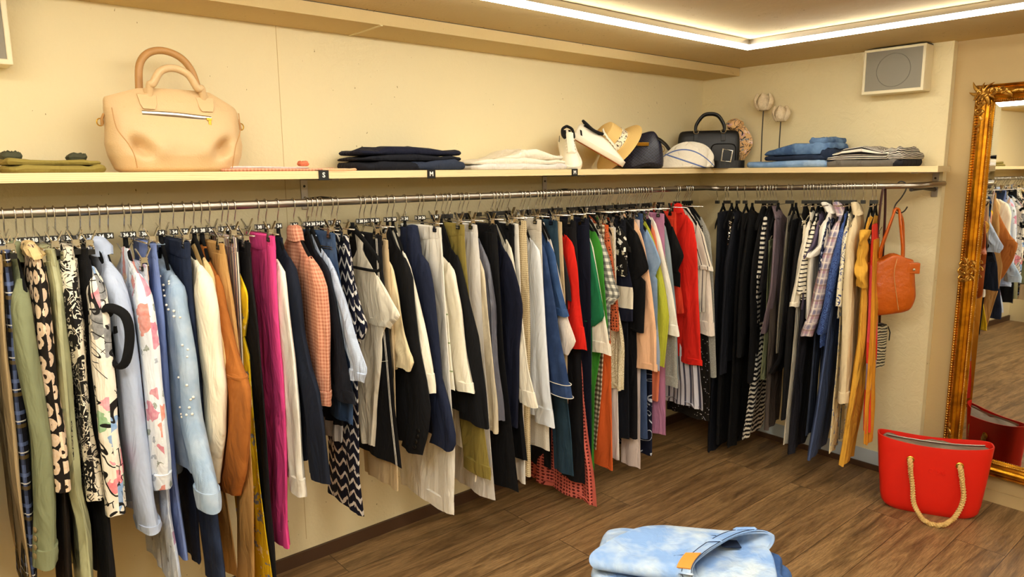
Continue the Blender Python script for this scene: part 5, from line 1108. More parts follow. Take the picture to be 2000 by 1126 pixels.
# ---- big beige handbag
def leather(name, col, rough=.48, grain=220, st=.25, wr=.35):
    t = NT(name, rough, 0, .45)
    t.color(t.mix(t.math('MULTIPLY', t.noise(6, 3), .25), lin(col), tuple(q * .72 for q in lin(col)[:3]) + (1,)))
    vo = t.voro(grain, 'F1', 'Object'); t.bump(vo.outputs['Distance'], st, .002); t.bump(t.noise(14, 3, .5), wr, .012)
    return t.m
M['leather_beige'] = leather('beige_leather', '#d3b384'); M['leather_tan'] = leather('tan_leather', '#b98a52')
M['leather_black'] = leather('black_leather', '#0e0e10', .42, 300, .2, .1)
M['leather_orange'] = leather('orange_leather', '#b9560a', .36, 260, .15, .8)
bx, by = -3.118, -.17
hb = empty('handbag', (bx, by, ST), 0, 'large beige leather handbag with two arched handles and a zip pocket', 'handbag')
prof = [(0, .17, .07), (.008, .183, .082), (.05, .199, .092), (.085, .205, .09), (.135, .2, .08), (.18, .2, .062), (.215, .2, .044), (.238, .199, .032), (.246, .194, .026)]
rings = []
PZ = [p_[0] for p_ in prof]
for z in np.linspace(0, .246, 44):
    a = float(np.interp(z, PZ, [p_[1] for p_ in prof])); b = float(np.interp(z, PZ, [p_[2] for p_ in prof])); z = float(z)
    ring = []
    for k in range(144):
        an = 2 * PI * k / 144
        x = a * sgnpow(math.cos(an), .62); y = b * sgnpow(math.sin(an), .8)
        pinch = math.exp(-((abs(x) - .118 - .5 * (z - .07)) / .024) ** 2) * math.exp(-((z - .075) / .026) ** 2)
        if y < 0: y += .05 * pinch - .012 * math.exp(-((abs(x) - .07) / .03) ** 2) * math.exp(-((z - .07) / .03) ** 2)
        zz = z
        if z > .2: zz = z - .03 * max(0, abs(x) / a - .55) / .45 * (1.3 if x > 0 else .7) + .012 * math.cos(x / a * 1.5)
        ring.append((x, y, zz))
    rings.append(ring)
m = MB(); m.loft(rings); m.build('bag_body', M['leather_beige'], hb)
for sx in (-1, 1):                                     # gusset seams
    pts = smooth_pts([(sx * .188, -.052, .19), (sx * .183, -.066, .13), (sx * .16, -.083, .085), (sx * .148, -.0935, .05), (sx * .142, -.087, .012)], 5)
    m = MB(); m.pipe(pts, .0016, 6); m.build('seam', M['leather_tan'], hb)
for yy, top, n_ in ((.03, .382, 'tall'), (-.045, .318, 'low')):
    w_ = .086 if yy > 0 else .073
    pts = smooth_pts([(-w_ - .004, yy * .7, .225), (-w_ - .002, yy, .265), (-w_ * .93, yy * 1.1, top - .05), (-w_ * .6, yy * 1.2, top - .012), (-.006, yy * 1.25, top), (w_ * .5, yy * 1.2, top - .016), (w_ * .86, yy * 1.1, top - .055), (w_ * 1.06, yy, .262), (w_ * 1.15, yy * .7, .215)], 6)
    m = MB(); m.pipe(pts, .0115, 12); h_ = m.build('handle', M['leather_tan'] if yy > 0 else M['leather_beige'], hb)
    for s in (-1, 1):
        m = MB(); P = Vector(pts[0] if s < 0 else pts[-1])
        m.lathe([(.0125, -.02), (.0145, -.017), (.0145, -.009), (.013, -.007), (.0145, -.004), (.0145, .006), (.0125, .008)], 14, (P.x + s * .001, P.y, P.z + .022)); m.build('handle_ring', M['leather_beige'], h_)
for s in (-1, 1):
    m = MB(); x = s * .086
    m.loft([[(x - .028, -.042, .236), (x + .028, -.042, .236), (x + .028, -.034, .238), (x - .028, -.034, .238)],
            [(x - .024, -.056, .205), (x + .024, -.056, .205), (x + .024, -.04, .205), (x - .024, -.04, .205)],
            [(x - .017, -.062, .19), (x + .017, -.062, .19), (x + .017, -.05, .19), (x - .017, -.05, .19)]]); m.build('handle_tab', M['leather_beige'], hb, False, bevel=.002)
    m = MB(); m.pipe([(s * .2, 0, .175), (s * .207, 0, .16), (s * .208, 0, .14)], .008, 8, False, (1, .5)); dt = m.build('side_tab', M['leather_tan'], hb)
    m = MB(); m.pipe([(s * .212 + s * .009 * math.cos(a), .002, .15 + .011 * math.sin(a)) for a in [i * 2 * PI / 14 for i in range(14)]], .002, 6, True); m.build('ring', M['brass'], dt)
zp = [(-.108, -.0595, .178), (-.05, -.0655, .177), (0, -.067, .175), (.05, -.0665, .171), (.094, -.063, .168)]
m = MB(); m.pipe(smooth_pts(zp, 4), .0075, 8, False, (1, .35)); zo = m.build('zip', M['chrome'], hb)
m = MB(); m.pipe(smooth_pts([(x, y + .001, z + .006) for x, y, z in zp], 4), .0015, 6); m.build('zip_edge', M['black_plastic'], hb)
m = MB(); m.box((.086, -.0695, .166), (.016, .004, .009), (0, .08, 0)); m.box((.087, -.0715, .15), (.009, .0025, .026), (0, -.06, 0)); m.build('zip_puller', M['brass'], zo, False, bevel=.001)

# ---- size tags clipped to the shelf edge
for x, s, l in ((-2.677, 'S', 'small black size tag with a white S on the shelf edge'), (-2.223, 'M', 'black size tag with a white M under the navy pile'), (-1.423, 'M', 'black size tag with a white M under the white sneakers')):
    r = empty('size_tag', (x, -.3008, 1.608), 0, l, 'size tag', 'size tags on the shelf edge')
    m = MB(); m.box2((-.019, -.0022, -.033), (.019, -.0003, .0012)); m.box2((-.019, -.002, .0003), (.019, .03, .0016)); m.build('tag_plate', M['black_plastic'], r, False)
    t = link('tag_letter', text_mesh(s, .024, M['print_white'], .0003, .0006), r); t.location = (0, -.0026, -.0155); t.rotation_euler = (PI / 2, 0, 0)

# ---- sneakers
M['shoe_white'] = leather('shoe_leather', '#f3ecd8', .5, 400, .05, .1)
M['rubber_white'] = plain('white_rubber', '#efe6cf', .55); M['shoe_black'] = cloth('black_lining', '#121214', None, .8, .2, .3)
M['shoe_orange'] = plain('orange_sole', '#c2653a', .6)
def sneaker(label, loc, rot):
    r = empty('sneaker', loc, 0, label, 'shoe', 'white sneakers on the shelf', rot)
    # x heel->toe, z up
    S = [(-.145, .018, .07), (-.14, .03, .082), (-.12, .036, .09), (-.09, .038, .082), (-.05, .038, .078), (-.01, .039, .082), (.03, .043, .074), (.07, .047, .058), (.1, .046, .048), (.125, .038, .038), (.142, .022, .03), (.147, .008, .025)]
    rings = []
    for x, w_, h in S:
        rings.append([(x, w_ * math.cos(a) * (1 - .42 * max(0, math.sin(a))), .014 + max(0, (h - .014)) * max(0, math.sin(a)) ** .75 - (.004 if math.sin(a) < 0 else 0)) for a in [2 * PI * k / 24 for k in range(24)]])
    m = MB(); m.loft(rings); m.build('upper', M['shoe_white'], r, sub=1)
    rings = []
    for x, w_, h in S:
        q = .004 * 1
        rings.append([(x * 1.015, (w_ + q) * c, z) for c, z in ((-.9, 0), (-1, .006), (-1, .024), (-.93, .027), (.93, .027), (1, .024), (1, .006), (.9, 0))])
    m = MB(); m.loft(rings); so = m.build('sole', M['rubber_white'], r)
    m = MB(); m.loft([[(x, w_ * .85 * s, z) for s, z in ((-1, -.0008), (1, -.0008), (1, .002), (-1, .002))] for x, w_, h in S[1:-1]]); m.build('outsole', M['shoe_orange'], so, False)
    m = MB(); m.pipe(smooth_pts([(-.135, 0, .098), (-.115, .023, .092), (-.07, .027, .082), (-.03, .02, .087), (-.015, 0, .092), (-.03, -.02, .087), (-.07, -.027, .082), (-.115, -.023, .092), (-.135, 0, .098)], 4), .007, 8, False); m.build('collar', M['shoe_black'], r)
    m = MB(); m.loft([[(-.12 + .01 * k, .018 * c, .083 + .002 * math.cos(k)) for c in (-1, 1)] + [(-.12 + .01 * k, .018 * c, .076) for c in (1, -1)] for k in range(10)]); m.build('insole', M['shoe_black'], r)
    m = MB(); m.loft([[(x, .017 * c, z + .006 * (1 - c * c)) for c in (-1, -.5, 0, .5, 1)] + [(x, .017 * c, z - .006) for c in (1, -1)] for x, z in ((-.03, .112), (-.015, .1), (.01, .088), (.05, .074), (.075, .063))]); m.build('tongue', M['shoe_white'], r)
    for k in range(5):
        x = -.012 + k * .019; z = .094 - k * .0073
        m = MB(); m.pipe(smooth_pts([(x, -.023, z - .008), (x + .003, 0, z + .006), (x, .023, z - .008)], 4), .0028, 6); m.build('lace', M['cordage'], r)
    for s in (-1, 1):
        m = MB(); m.loft([[(-.128, s * .0345, .05), (-.118, s * .0365, .05), (-.118, s * .034, .052), (-.128, s * .032, .052)], [(-.112, s * .037, .03), (-.102, s * .039, .03), (-.102, s * .036, .03), (-.112, s * .035, .03)]]); m.build('side_stripe', M['shoe_black'], r, False)
    return r
x, y = -1.37, -.235; f = facing(x, y)
sneaker('white sneaker standing toe towards the viewer above the third size tag', (x + .035, y + .06, ST + .058), (0, .5, f - PI / 2 + .15))
x, y = -1.16, -.195; f = facing(x, y)
sneaker('white sneaker with black lining leaning against the straw hat', (x, y, ST + .083), (0, .52, f + .1))

# ---- straw hat
t = NT('straw', .7, 0, .3); v = t.uv()[1]
t.color(t.mix(t.math('MULTIPLY', t.stripe(v, .006, .35), .35), lin('#e4c27c'), lin('#a77d38'))); t.bump(t.stripe(v, .006, .5), .3, .002); M['straw'] = t.m
t = NT('hat_band', .8); t.color(t.mix(t.math('GREATER_THAN', t.noise(90, 2, .7), .56), lin('#e9dfc4'), lin('#4b3a26'))); t.bump(t.noise(120, 2), .6, .004); M['hat_band'] = t.m
x, y = -.985, -.165; f = facing(x, y)
ht = empty('straw_hat', (x, y, ST + .122), 0, 'yellow straw hat tipped on its side behind the white sneaker', 'hat')
ht.scale = (1.1,) * 3
ht.rotation_euler = (Matrix.Rotation(f, 3, 'Z') @ Vector((-.66, -.38, .62)).to_track_quat('Z', 'X').to_matrix()).to_euler()
m = MB(); m.lathe([(.068, .052), (.07, .05), (.074, .02), (.079, 0), (.084, -.006), (.125, -.016), (.138, -.024), (.139, -.027), (.125, -.02), (.083, -.011), (.076, -.006), (.07, .04), (.062, .085), (.045, .094), (0, .097)], 48); 
m = MB(); m.lathe([(0, .104), (.045, .1), (.062, .09), (.067, .075), (.072, .04), (.078, .004), (.086, -.004), (.125, -.015), (.138, -.023), (.1385, -.026), (.125, -.019), (.083, -.009), (.074, 0), (.063, .07), (.05, .09), (0, .097)], 48); m.build('crown_and_brim', M['straw'], ht)
m = MB(); m.lathe([(.0785, .004), (.08, .006), (.0765, .034), (.0735, .036)], 48); m.build('hat_band', M['hat_band'], ht)

# ---- navy woven bag
t = NT('navy_weave', .4, 0, .5); u, v = t.uv()
ck = t.n('ShaderNodeTexChecker'); t.t.links.new(t.coord('UV'), ck.inputs['Vector']); ck.inputs['Scale'].default_value = 120
ck.inputs['Color1'].default_value = lin('#20223a'); ck.inputs['Color2'].default_value = lin('#0d0e1b'); t.color(ck.outputs[0]); t.bump(ck.outputs[1], .7, .003); t.bump(t.noise(18, 2), .5, .012); M['navy_weave'] = t.m
x, y = -.785, -.165; f = facing(x, y)
nb = empty('woven_bag', (x, y, ST), f, 'navy woven bag with a small gold plate between hat and white cloth bag', 'bag')
rings = []
for z, a, b, dx in ((0, .115, .05, -.005), (.015, .125, .062, 0), (.07, .122, .06, .0), (.12, .108, .045, .008), (.16, .08, .03, .012), (.18, .06, .02, .015), (.188, .045, .012, .016)):
    rings.append([(q[0] + dx, q[1], q[2] + .012 * math.sin(q[0] * 30)) for q in ellring(0, 0, z, a, b, 48, 3)])
m = MB(); m.loft(rings); m.build('bag_body', M['navy_weave'], nb, sub=1)
m = MB(); m.box((.012, -.058, .128), (.062, .003, .018), (.28, .02, 0)); m.build('name_plate', M['brass'], nb, False, bevel=.001)
m = MB(); m.pipe(smooth_pts([(.06, 0, .17), (.1, -.01, .15), (.13, -.015, .125), (.15, -.01, .10)], 5), .02, 10, False, (.45, 1)); m.build('shoulder_strap', M['leather_black'], nb)
m = MB(); m.pipe([(.112 + .013 * math.cos(a), -.02, .1 + .016 * math.sin(a)) for a in [i * 2 * PI / 14 for i in range(14)]], .002, 6, True); m.build('strap_ring', M['brass'], nb)

# ---- white cloth bag with blue print, crumpled
t = NT('printed_cotton', .8); u, v = t.uv()
ob = t.n('ShaderNodeSeparateXYZ'); t.t.links.new(t.coord('Object'), ob.inputs[0])
cv = t.math('MULTIPLY_ADD', t.math('MULTIPLY', ob.outputs[0], ob.outputs[0]), 3.2, ob.outputs[2])
s1 = t.math('LESS_THAN', t.math('ABSOLUTE', t.math('SUBTRACT', cv, .102)), .0035); s2 = t.math('LESS_THAN', t.math('ABSOLUTE', t.math('SUBTRACT', t.math('MULTIPLY_ADD', ob.outputs[0], .35, ob.outputs[2]), .045)), .004)
t.color(t.mix(t.math('MAXIMUM', s1, s2), lin('#efe9da'), lin('#5d74b0'))); t.bump(t.noise(16, 4, .6, dist=1.0), 1.0, .02); M['printed_cotton'] = t.m
x, y = -.49, -.225; f = facing(x, y)
wb = empty('cloth_bag', (x, y, ST), f, 'crumpled white cotton bag with faint blue print in front of the black handbag', 'bag')
rings = []
for i in range(15):
    z = i / 14
    hz = .145 * z
    a = .158 * (1 - z ** 2.2) ** .5 + .004; dx = .03 * z ** 1.3
    ring = []
    for k in range(48):
        an = 2 * PI * k / 48
        wv = 1 + .05 * math.sin(5 * an + 3 * z) + .035 * math.sin(11 * an - 7 * z)
        x_ = a * math.cos(an) * wv + dx; y_ = .06 * (1 - z ** 2.5) ** .5 * math.sin(an) * wv + (.002 if z < 1 else 0)
        left = max(0, -x_ - .03) / .1
        ring.append((x_, y_, max(0, hz * (1 - .38 * min(1.2, left)) + .006 * math.sin(9 * an + 9 * z) * z)))
    rings.append(ring)
m = MB(); m.loft(rings); m.build('cloth', M['printed_cotton'], wb, sub=1)
tm = link('print', text_mesh('CLOTHES', .018, plain('pale_blue_print', '#8e97ad', .8)), wb) if False else None

# ---- black handbag with a scarf, a coiled belt
x, y = -.215, -.2; f = facing(x, y)
kb = empty('handbag', (x, y, ST), f, 'black leather handbag with two front pockets and a round handle', 'handbag')
rings = [[(q[0], q[1], q[2]) for q in ellring(0, 0, z, a, b, 40, 6)] for z, a, b in ((0, .165, .055), (.006, .172, .062), (.11, .176, .06), (.185, .172, .045), (.208, .162, .036), (.216, .145, .028))]
m = MB(); m.loft(rings); m.build('bag_body', M['leather_black'], kb, sub=1)
for s in (-1, 1):
    m = MB(); rg = []
    for yy, k in ((-.055, 1), (-.073, 1), (-.078, .94), (-.0785, .6)):
        rg.append([(s * .083 + .068 * k * sgnpow(math.cos(a), .4), yy, .075 + .062 * k * sgnpow(math.sin(a), .4)) for a in [2 * PI * j / 32 for j in range(32)]])
    m.loft(rg); po = m.build('front_pocket', M['leather_black'], kb)
    m = MB(); m.pipe([(s * .083 + .069 * sgnpow(math.cos(a), .4), -.072, .075 + .063 * sgnpow(math.sin(a), .4)) for a in [2 * PI * j / 32 for j in range(32)]], .0022, 6, True); m.build('piping', M['black_plastic'], po)
    m = MB(); m.box((s * .075 + .005, -.051, .178), (.022, .006, .05), (-.22, 0, 0)); lo = m.build('handle_tab', M['leather_black'], kb, False, bevel=.001)
    m = MB(); m.pipe([(s * .075 + .005 + .013 * math.cos(a), -.053, .207 + .012 * math.sin(a)) for a in [i * 2 * PI / 16 for i in range(16)]], .0028, 6, True); m.build('ring', M['chrome'], lo)
for yy in (-.05, .03):
    m = MB(); m.pipe(smooth_pts([(-.075, yy, .21), (-.07, yy, .25), (-.035, yy, .298), (.008, yy, .308), (.05, yy, .295), (.082, yy, .245), (.085, yy, .21)], 6), .0085, 10); m.build('handle', M['leather_black'], kb)
t = NT('printed_silk', .5, 0, .4); u, v = t.uv(); g = p_stack(p_floral(['#b0524a', '#e0b67c', '#1d1812', '#d9a8a0'], 28, .36, warp=1.2), p_lines('#18120e', 16, .03)); t.color(g(t, lin('#dcae74'))); t.bump(t.noise(30, 2), .5, .01); M['silk'] = t.m
x2, y2 = -.13, -.315
sf = empty('scarf', (x2, y2, ST + .2), f, 'patterned silk scarf knotted at the side of the black handbag', 'scarf')
m = MB()
for k, (c_, rr_) in enumerate((((0, 0, .045), .033),)):
    rings = []
    for i in range(13):
        ph = PI * (i + .05) / 12.1
        rings.append([(c_[0] + .046 * math.sin(ph) * math.cos(a) * (1 + .16 * math.sin(4 * a + i)), c_[1] + .026 * math.sin(ph) * math.sin(a), c_[2] - .032 * math.cos(ph) * (1 + .1 * math.sin(3 * a))) for a in [2 * PI * j / 24 for j in range(24)]])
    m.loft(rings)
m.build('bow', M['silk'], sf)
m = MB(); rings = []
for i in range(14):
    t_ = i / 13; z = .03 - .185 * t_; wd = .018 + .02 * math.sin(t_ * 3.0 + .3)
    rings.append([(.03 + .035 * math.sin(t_ * 2.6) + wd * c, .004 * s + .008 * math.sin(3 * c + 5 * t_), z + .008 * c) for c, s in ((-1, 0), (-.5, 1), (0, 1), (.5, 1), (1, 0), (.5, -1), (0, -1), (-.5, -1))])
m.loft(rings); m.build('scarf_tail', M['silk'], sf)
x, y = -.275, -.375; f2 = facing(x, y)
bl = empty('belt', (x, y, ST), f2 + .1, 'black perforated leather belt coiled up with a square silver buckle', 'belt')
m = MB(); rings = []
for i in range(90):
    a = i / 90 * 2 * PI * 2.6; r0 = .055 + .004 * a / (2 * PI)
    cx, cy_ = 1.35 * r0 * math.cos(a), .55 * r0 * math.sin(a)
    rings.append([(cx, cy_, 0), (cx * 1.03, cy_ * 1.05, 0), (cx * 1.03, cy_ * 1.05, .042), (cx, cy_, .042)])
m.loft(rings); m.build('strap', M['leather_black'], bl, False)
m = MB(); c_ = [(-.028, 0, -.03), (.022, 0, -.034), (.03, 0, .028), (-.022, 0, .036)]
m.pipe(c_, .0042, 6, True); bu = m.build('buckle', M['chrome'], bl, False); bu.location = (-.015, -.052, .068); bu.rotation_euler = (-.15, .05, .1)
for k in range(3):
    for z in (.012, .021, .03):
        m = MB(); m.lathe([(0, -.001), (.0022, -.001), (.0022, .001), (0, .001)], 8, (0, 0, 0), 'y')
        h = m.build('belt_hole', M['black_plastic'], bl); h.location = (-.045 + k * .025, -.0385 + .002 * abs(k - 1), z)

# ---- flower heads of fabric on wire stems
t = NT('parchment_fabric', .85); t.color(lin('#e6d3b0')); t.bump(t.noise(22, 4, .6), 1.0, .015); t.b.inputs['Transmission Weight'].default_value = 0; M['parchment'] = t.m
for lab, y, hgt, rad, sd in (('taller fabric tulip on a dark wire stem in the corner of the shelf', -.458, .315, .05, 1), ('shorter crumpled fabric tulip on a wire stem behind the jeans pile', -.566, .25, .045, 6)):
    r = empty('fabric_flower', (-.075, y, ST), 0, lab, 'decorative flower', 'fabric flowers in the corner')
    m = MB(); m.lathe([(0, 0), (.028, 0), (.028, .012), (.022, .016), (0, .016)], 20); m.build('base', plain('wood_base', '#5a3a22', .5), r)
    m = MB(); m.pipe([(0, 0, .012), (0, .002, hgt * .6), (0, 0, hgt + .01)], .0032, 8); m.build('stem', M['dark_steel'], r)
    m = MB(); m.ball((0, 0, hgt + .045 * rad / .05), rad * .8, 8, (1, 1, 1.15)); m.build('bud', M['parchment'], r)
    rr = random.Random(sd)
    for k in range(5):
        a0 = k * 2 * PI / 5 + sd; rings = []
        for i in range(9):
            t_ = i / 8; z = hgt + .10 * t_ * (rad / .05); rad_ = rad * (.25 + .78 * math.sin(PI * (.12 + .72 * t_)))
            rings.append([((rad_ + dr) * math.cos(a0 + q * (1.1 - .5 * t_)), (rad_ + dr) * math.sin(a0 + q * (1.1 - .5 * t_)), z + .006 * math.sin(5 * q + k + sd) * t_ - .012 * abs(q) * t_) for q, dr in ((-.75, 0), (-.35, .004), (0, .006), (.35, .004), (.75, 0), (.35, -.002), (0, 0), (-.35, -.002))])
        m = MB(); m.loft(rings); m.build('petal', M['parchment'], r, sub=1)

# ---- loudspeakers
t = NT('speaker_grille', .6, .3); vo = t.voro(260, 'F1', 'Object', 0.0); t.color(t.mix(t.step(vo.outputs['Distance'], .36), lin('#8f8878'), lin('#34302a'))); M['grille'] = t.m
M['speaker_cream'] = plain('cream_plastic', '#e8dcb8', .5); M['cone'] = plain('speaker_cone', '#716a5c', .7)
def speaker(loc, rz, label, W_=.285, H_=.215):
    r = empty('loudspeaker', loc, rz, label, 'loudspeaker', 'wall loudspeakers')
    m = MB(); m.box2((-W_ / 2, -.085, -H_ / 2), (W_ / 2, -.0008, H_ / 2)); m.build('housing', M['speaker_cream'], r, False, bevel=.008)
    m = MB(); 
    for a, b in (((-W_ / 2, -.098, -H_ / 2), (W_ / 2, -.083, -H_ / 2 + .016)), ((-W_ / 2, -.098, H_ / 2 - .012), (W_ / 2, -.083, H_ / 2))): m.box2(a, b)
    for a, b in (((-W_ / 2, -.098, -H_ / 2 + .01), (-W_ / 2 + .012, -.083, H_ / 2 - .01)), ((W_ / 2 - .014, -.098, -H_ / 2 + .01), (W_ / 2, -.083, H_ / 2 - .01))): m.box2(a, b)
    m.build('front_frame', M['speaker_cream'], r, False, bevel=.003)
    m = MB(); m.box2((-W_ / 2 + .01, -.0935, -H_ / 2 + .012), (W_ / 2 - .01, -.086, H_ / 2 - .01)); g = m.build('grille', M['grille'], r, False)
    m = MB(); m.pipe([(.078 * math.cos(a), -.0935, .078 * math.sin(a)) for a in [2 * PI * i / 40 for i in range(40)]], .0016, 6, True); m.build('cone_ring', M['cone'], g)
    m = MB(); m.box2((-W_ / 2 + .004, -.08, H_ / 2 - .002), (W_ / 2 - .004, -.006, H_ / 2 + .0035)); m.build('top_cover', M['black_plastic'], r, False)
speaker((0, -1.147, 2.068), -PI / 2, 'cream loudspeaker high on the wall near the mirror')
speaker((-3.665, 0, 2.02), 0, 'cream loudspeaker at the upper left edge of the picture', .285, .21)

# ---- orange bag on an S hook
sh = MB(); sh.pipe(smooth_pts([(0, -.012, 1.508), (0, -.018, 1.528), (0, -.004, 1.5385), (0, .016, 1.531), (0, .022, 1.505), (0, .004, 1.465), (0, -.018, 1.435), (0, -.024, 1.408), (0, -.006, 1.392), (0, .02, 1.402), (0, .034, 1.424)], 5), .0032, 8)
so = sh.build('s_hook', M['dark_steel'], None); so.location = (-.3, -1.305, 0); so.rotation_euler = (0, 0, PI * .98); tag(so, 'black S-shaped hook holding the orange bag on the rail', 'hook')
ox, oy = -.3, -1.305
ob_ = empty('shoulder_bag', (ox, oy + .016, 0.915), facing(ox, oy) + .25, 'orange leather shoulder bag hanging from the S hook', 'bag')
rings = []
for i in range(16):
    t_ = i / 15; z = .0 + .285 * t_
    a = .1 * (.72 + .36 * min(1, t_ * 4) ** .6) * (1 - .12 * t_); b = .055 * (.55 + .55 * min(1, t_ * 3) ** .6) * (1 - .35 * t_)
    rings.append([(q[0] - .006 * t_ + .012 * (1 - t_), q[1], q[2] + (.02 * (q[0] / .1) * (1 - t_)) + (.014 * math.sin(q[0] * 40 + 1) if i > 13 else 0) - (.018 * max(0, -q[0] / .1) if i > 11 else 0)) for q in ellring(0, 0, z, a, b, 44, 3)])
m = MB(); m.loft(rings); bb = m.build('bag_body', M['leather_orange'], ob_, sub=1)
for s in (-1, 1):
    m = MB(); m.loft([[(s * .088 + dx * .024, -.02 + dy * .02, z + .0) for dx, dy in ((-1, -1), (1, -1), (1, 1), (-1, 1))] for z in (.2, .225, .25)]); fl = m.build('side_flap', M['leather_orange'], ob_, False, bevel=.003)
    m = MB(); m.lathe([(0, -.003), (.006, -.002), (.007, 0), (0, .001)], 14, (0, 0, 0), 'y'); q = m.build('snap', M['chrome'], fl); q.location = (s * .088 - .002, -.042, .22)
m = MB(); m.pipe(smooth_pts([(.01, -.046, .27), (.0, -.057, .2), (.012, -.062, .12), (.03, -.06, .03)], 5), .0016, 6); m.build('seam', M['leather_tan'], ob_)
for yy, xo in ((-.03, 0), (.02, .018)):
    m = MB(); m.pipe(smooth_pts([(-.062 + xo, yy, .27), (-.058 + xo, yy, .32), (-.02 + xo * .6, yy * .7, .45), (-.004, yy * .4, .495), (.012, yy * .3, .49), (.018 + xo, yy * .6, .44), (.032 + xo, yy, .33), (.036 + xo, yy, .27)], 6), .0075, 10, False, (1.15, .75)); m.build('handle', M['leather_orange'], ob_)

# ---- zebra clutch on its strap
t = NT('zebra_hide', .5); t.color(t.mix(t.math('GREATER_THAN', t.math('FRACT', t.math('MULTIPLY', t.math('ADD', t.noise(9, 2, .5), t.math('MULTIPLY', t.uv()[1], 22)), 3.0)), .48), lin('#17140f'), lin('#c9c0a0'))); M['zebra'] = t.m
t = NT('zebra_hide', .5); s_ = t.n('ShaderNodeSeparateXYZ'); t.t.links.new(t.coord('Object'), s_.inputs[0])
t.color(t.mix(t.math('GREATER_THAN', t.math('FRACT', t.math('MULTIPLY_ADD', s_.outputs[2], 70, t.math('MULTIPLY', t.noise(14, 2, .5), 3))), .45), lin('#17140f'), lin('#c3bb9c'))); M['zebra'] = t.m
zx, zy = -.3, -1.236
zb_ = empty('clutch_bag', (zx, zy, .64), facing(zx, zy) + .9, 'small zebra striped clutch hanging by a strap below the rail', 'bag')
m = MB(); m.loft([ellring(0, 0, z, a, .017, 28, 4) for z, a in ((0, .07), (.006, .078), (.1, .08), (.2, .078), (.21, .07))]); m.build('bag_body', M['zebra'], zb_)
m = MB(); m.pipe(smooth_pts([(-.079, 0, .19), (-.04, -.004, .214), (.04, -.004, .214), (.079, 0, .19)], 4), .006, 8); m.build('zip_edge', M['leather_black'], zb_)
m = MB(); m.pipe(smooth_pts([(.03, 0, .21), (.02, 0, .4), (.012, 0, .7), (0, 0, .858), (-.012, .0, .872), (-.02, .004, .8), (-.03, .004, .5), (-.04, 0, .21)], 5), .007, 8, False, (1, .35)); m.build('strap', M['maroon'] if 'maroon' in M else leather('maroon_leather', '#3c1a14'), zb_)
m = MB(); m.pipe([(.075, -.012, .2), (.085, -.018, .17), (.082, -.018, .13)], .003, 6); m.build('zip_tassel', M['leather_black'], zb_)

# ---- red bag with rope handles
t = NT('red_eva', .42, 0, .45); t.color(lin('#dc1f10')); t.bump(t.noise(300, 1), .12, .001); M['red_eva'] = t.m
M['rope'] = None
t = NT('rope', .8); uu, vv = t.uv(); t.color(t.mix(t.math('MULTIPLY', t.noise(200, 2), .5), lin('#d9b772'), lin('#a67f3e'))); M['rope'] = t.m
t = NT('grey_lining', .8); t.color(lin('#8a7a68')); t.bump(t.noise(20, 3), .8, .01); M['lining'] = t.m
ra = math.radians(-64)
rb = empty('tote_bag', (-.28, -1.53, 0.0), ra, 'red rubber tote bag with rope handles on the floor by the mirror', 'bag')
rings = []; hz = .335
for z, a, b in ((.0005, .165, .05), (.006, .185, .058), (.025, .2, .064), (.06, .207, .067), (.2, .222, .072), (.31, .232, .075), (.345, .235, .076), (.352, .2345, .0755), (.352, .229, .071), (.33, .226, .069), (.2, .214, .064), (.05, .198, .06), (.03, .18, .05)):
    ring = []
    for q in ellring(0, 0, z, a, b, 64, 3.4):
        zz = q[2] - (.022 * math.cos(q[0] / .235 * PI / 2) if z > .3 else .022 * math.cos(q[0] / .235 * PI / 2) * z / .3 * .8)
        ring.append((q[0], q[1], max(.0005, zz + .006)) if z > .003 else q)
    rings.append(ring)
m = MB(); m.loft(rings); m.build('bag_shell', M['red_eva'], rb)
m = MB(); m.loft([[(q[0], q[1], z + .012 * math.sin(q[0] * 30 + q[1] * 20) - .018 * math.cos(q[0] / .225 * PI / 2)) for q in ellring(0, 0, 0, .222 * k, .066 * k, 40, 3)] for z, k in ((.29, .98), (.325, 1.0), (.338, .93), (.343, .6), (.345, .2))]); li = m.build('inner_pouch', M['lining'], rb)
m = MB(); m.pipe(smooth_pts([(-.2, -.01, .35), (-.12, -.02, .347), (0, -.018, .342), (.12, -.02, .347), (.2, -.01, .352)], 5), .005, 6, False, (1, .5)); m.build('pouch_zip', M['steel'], li)
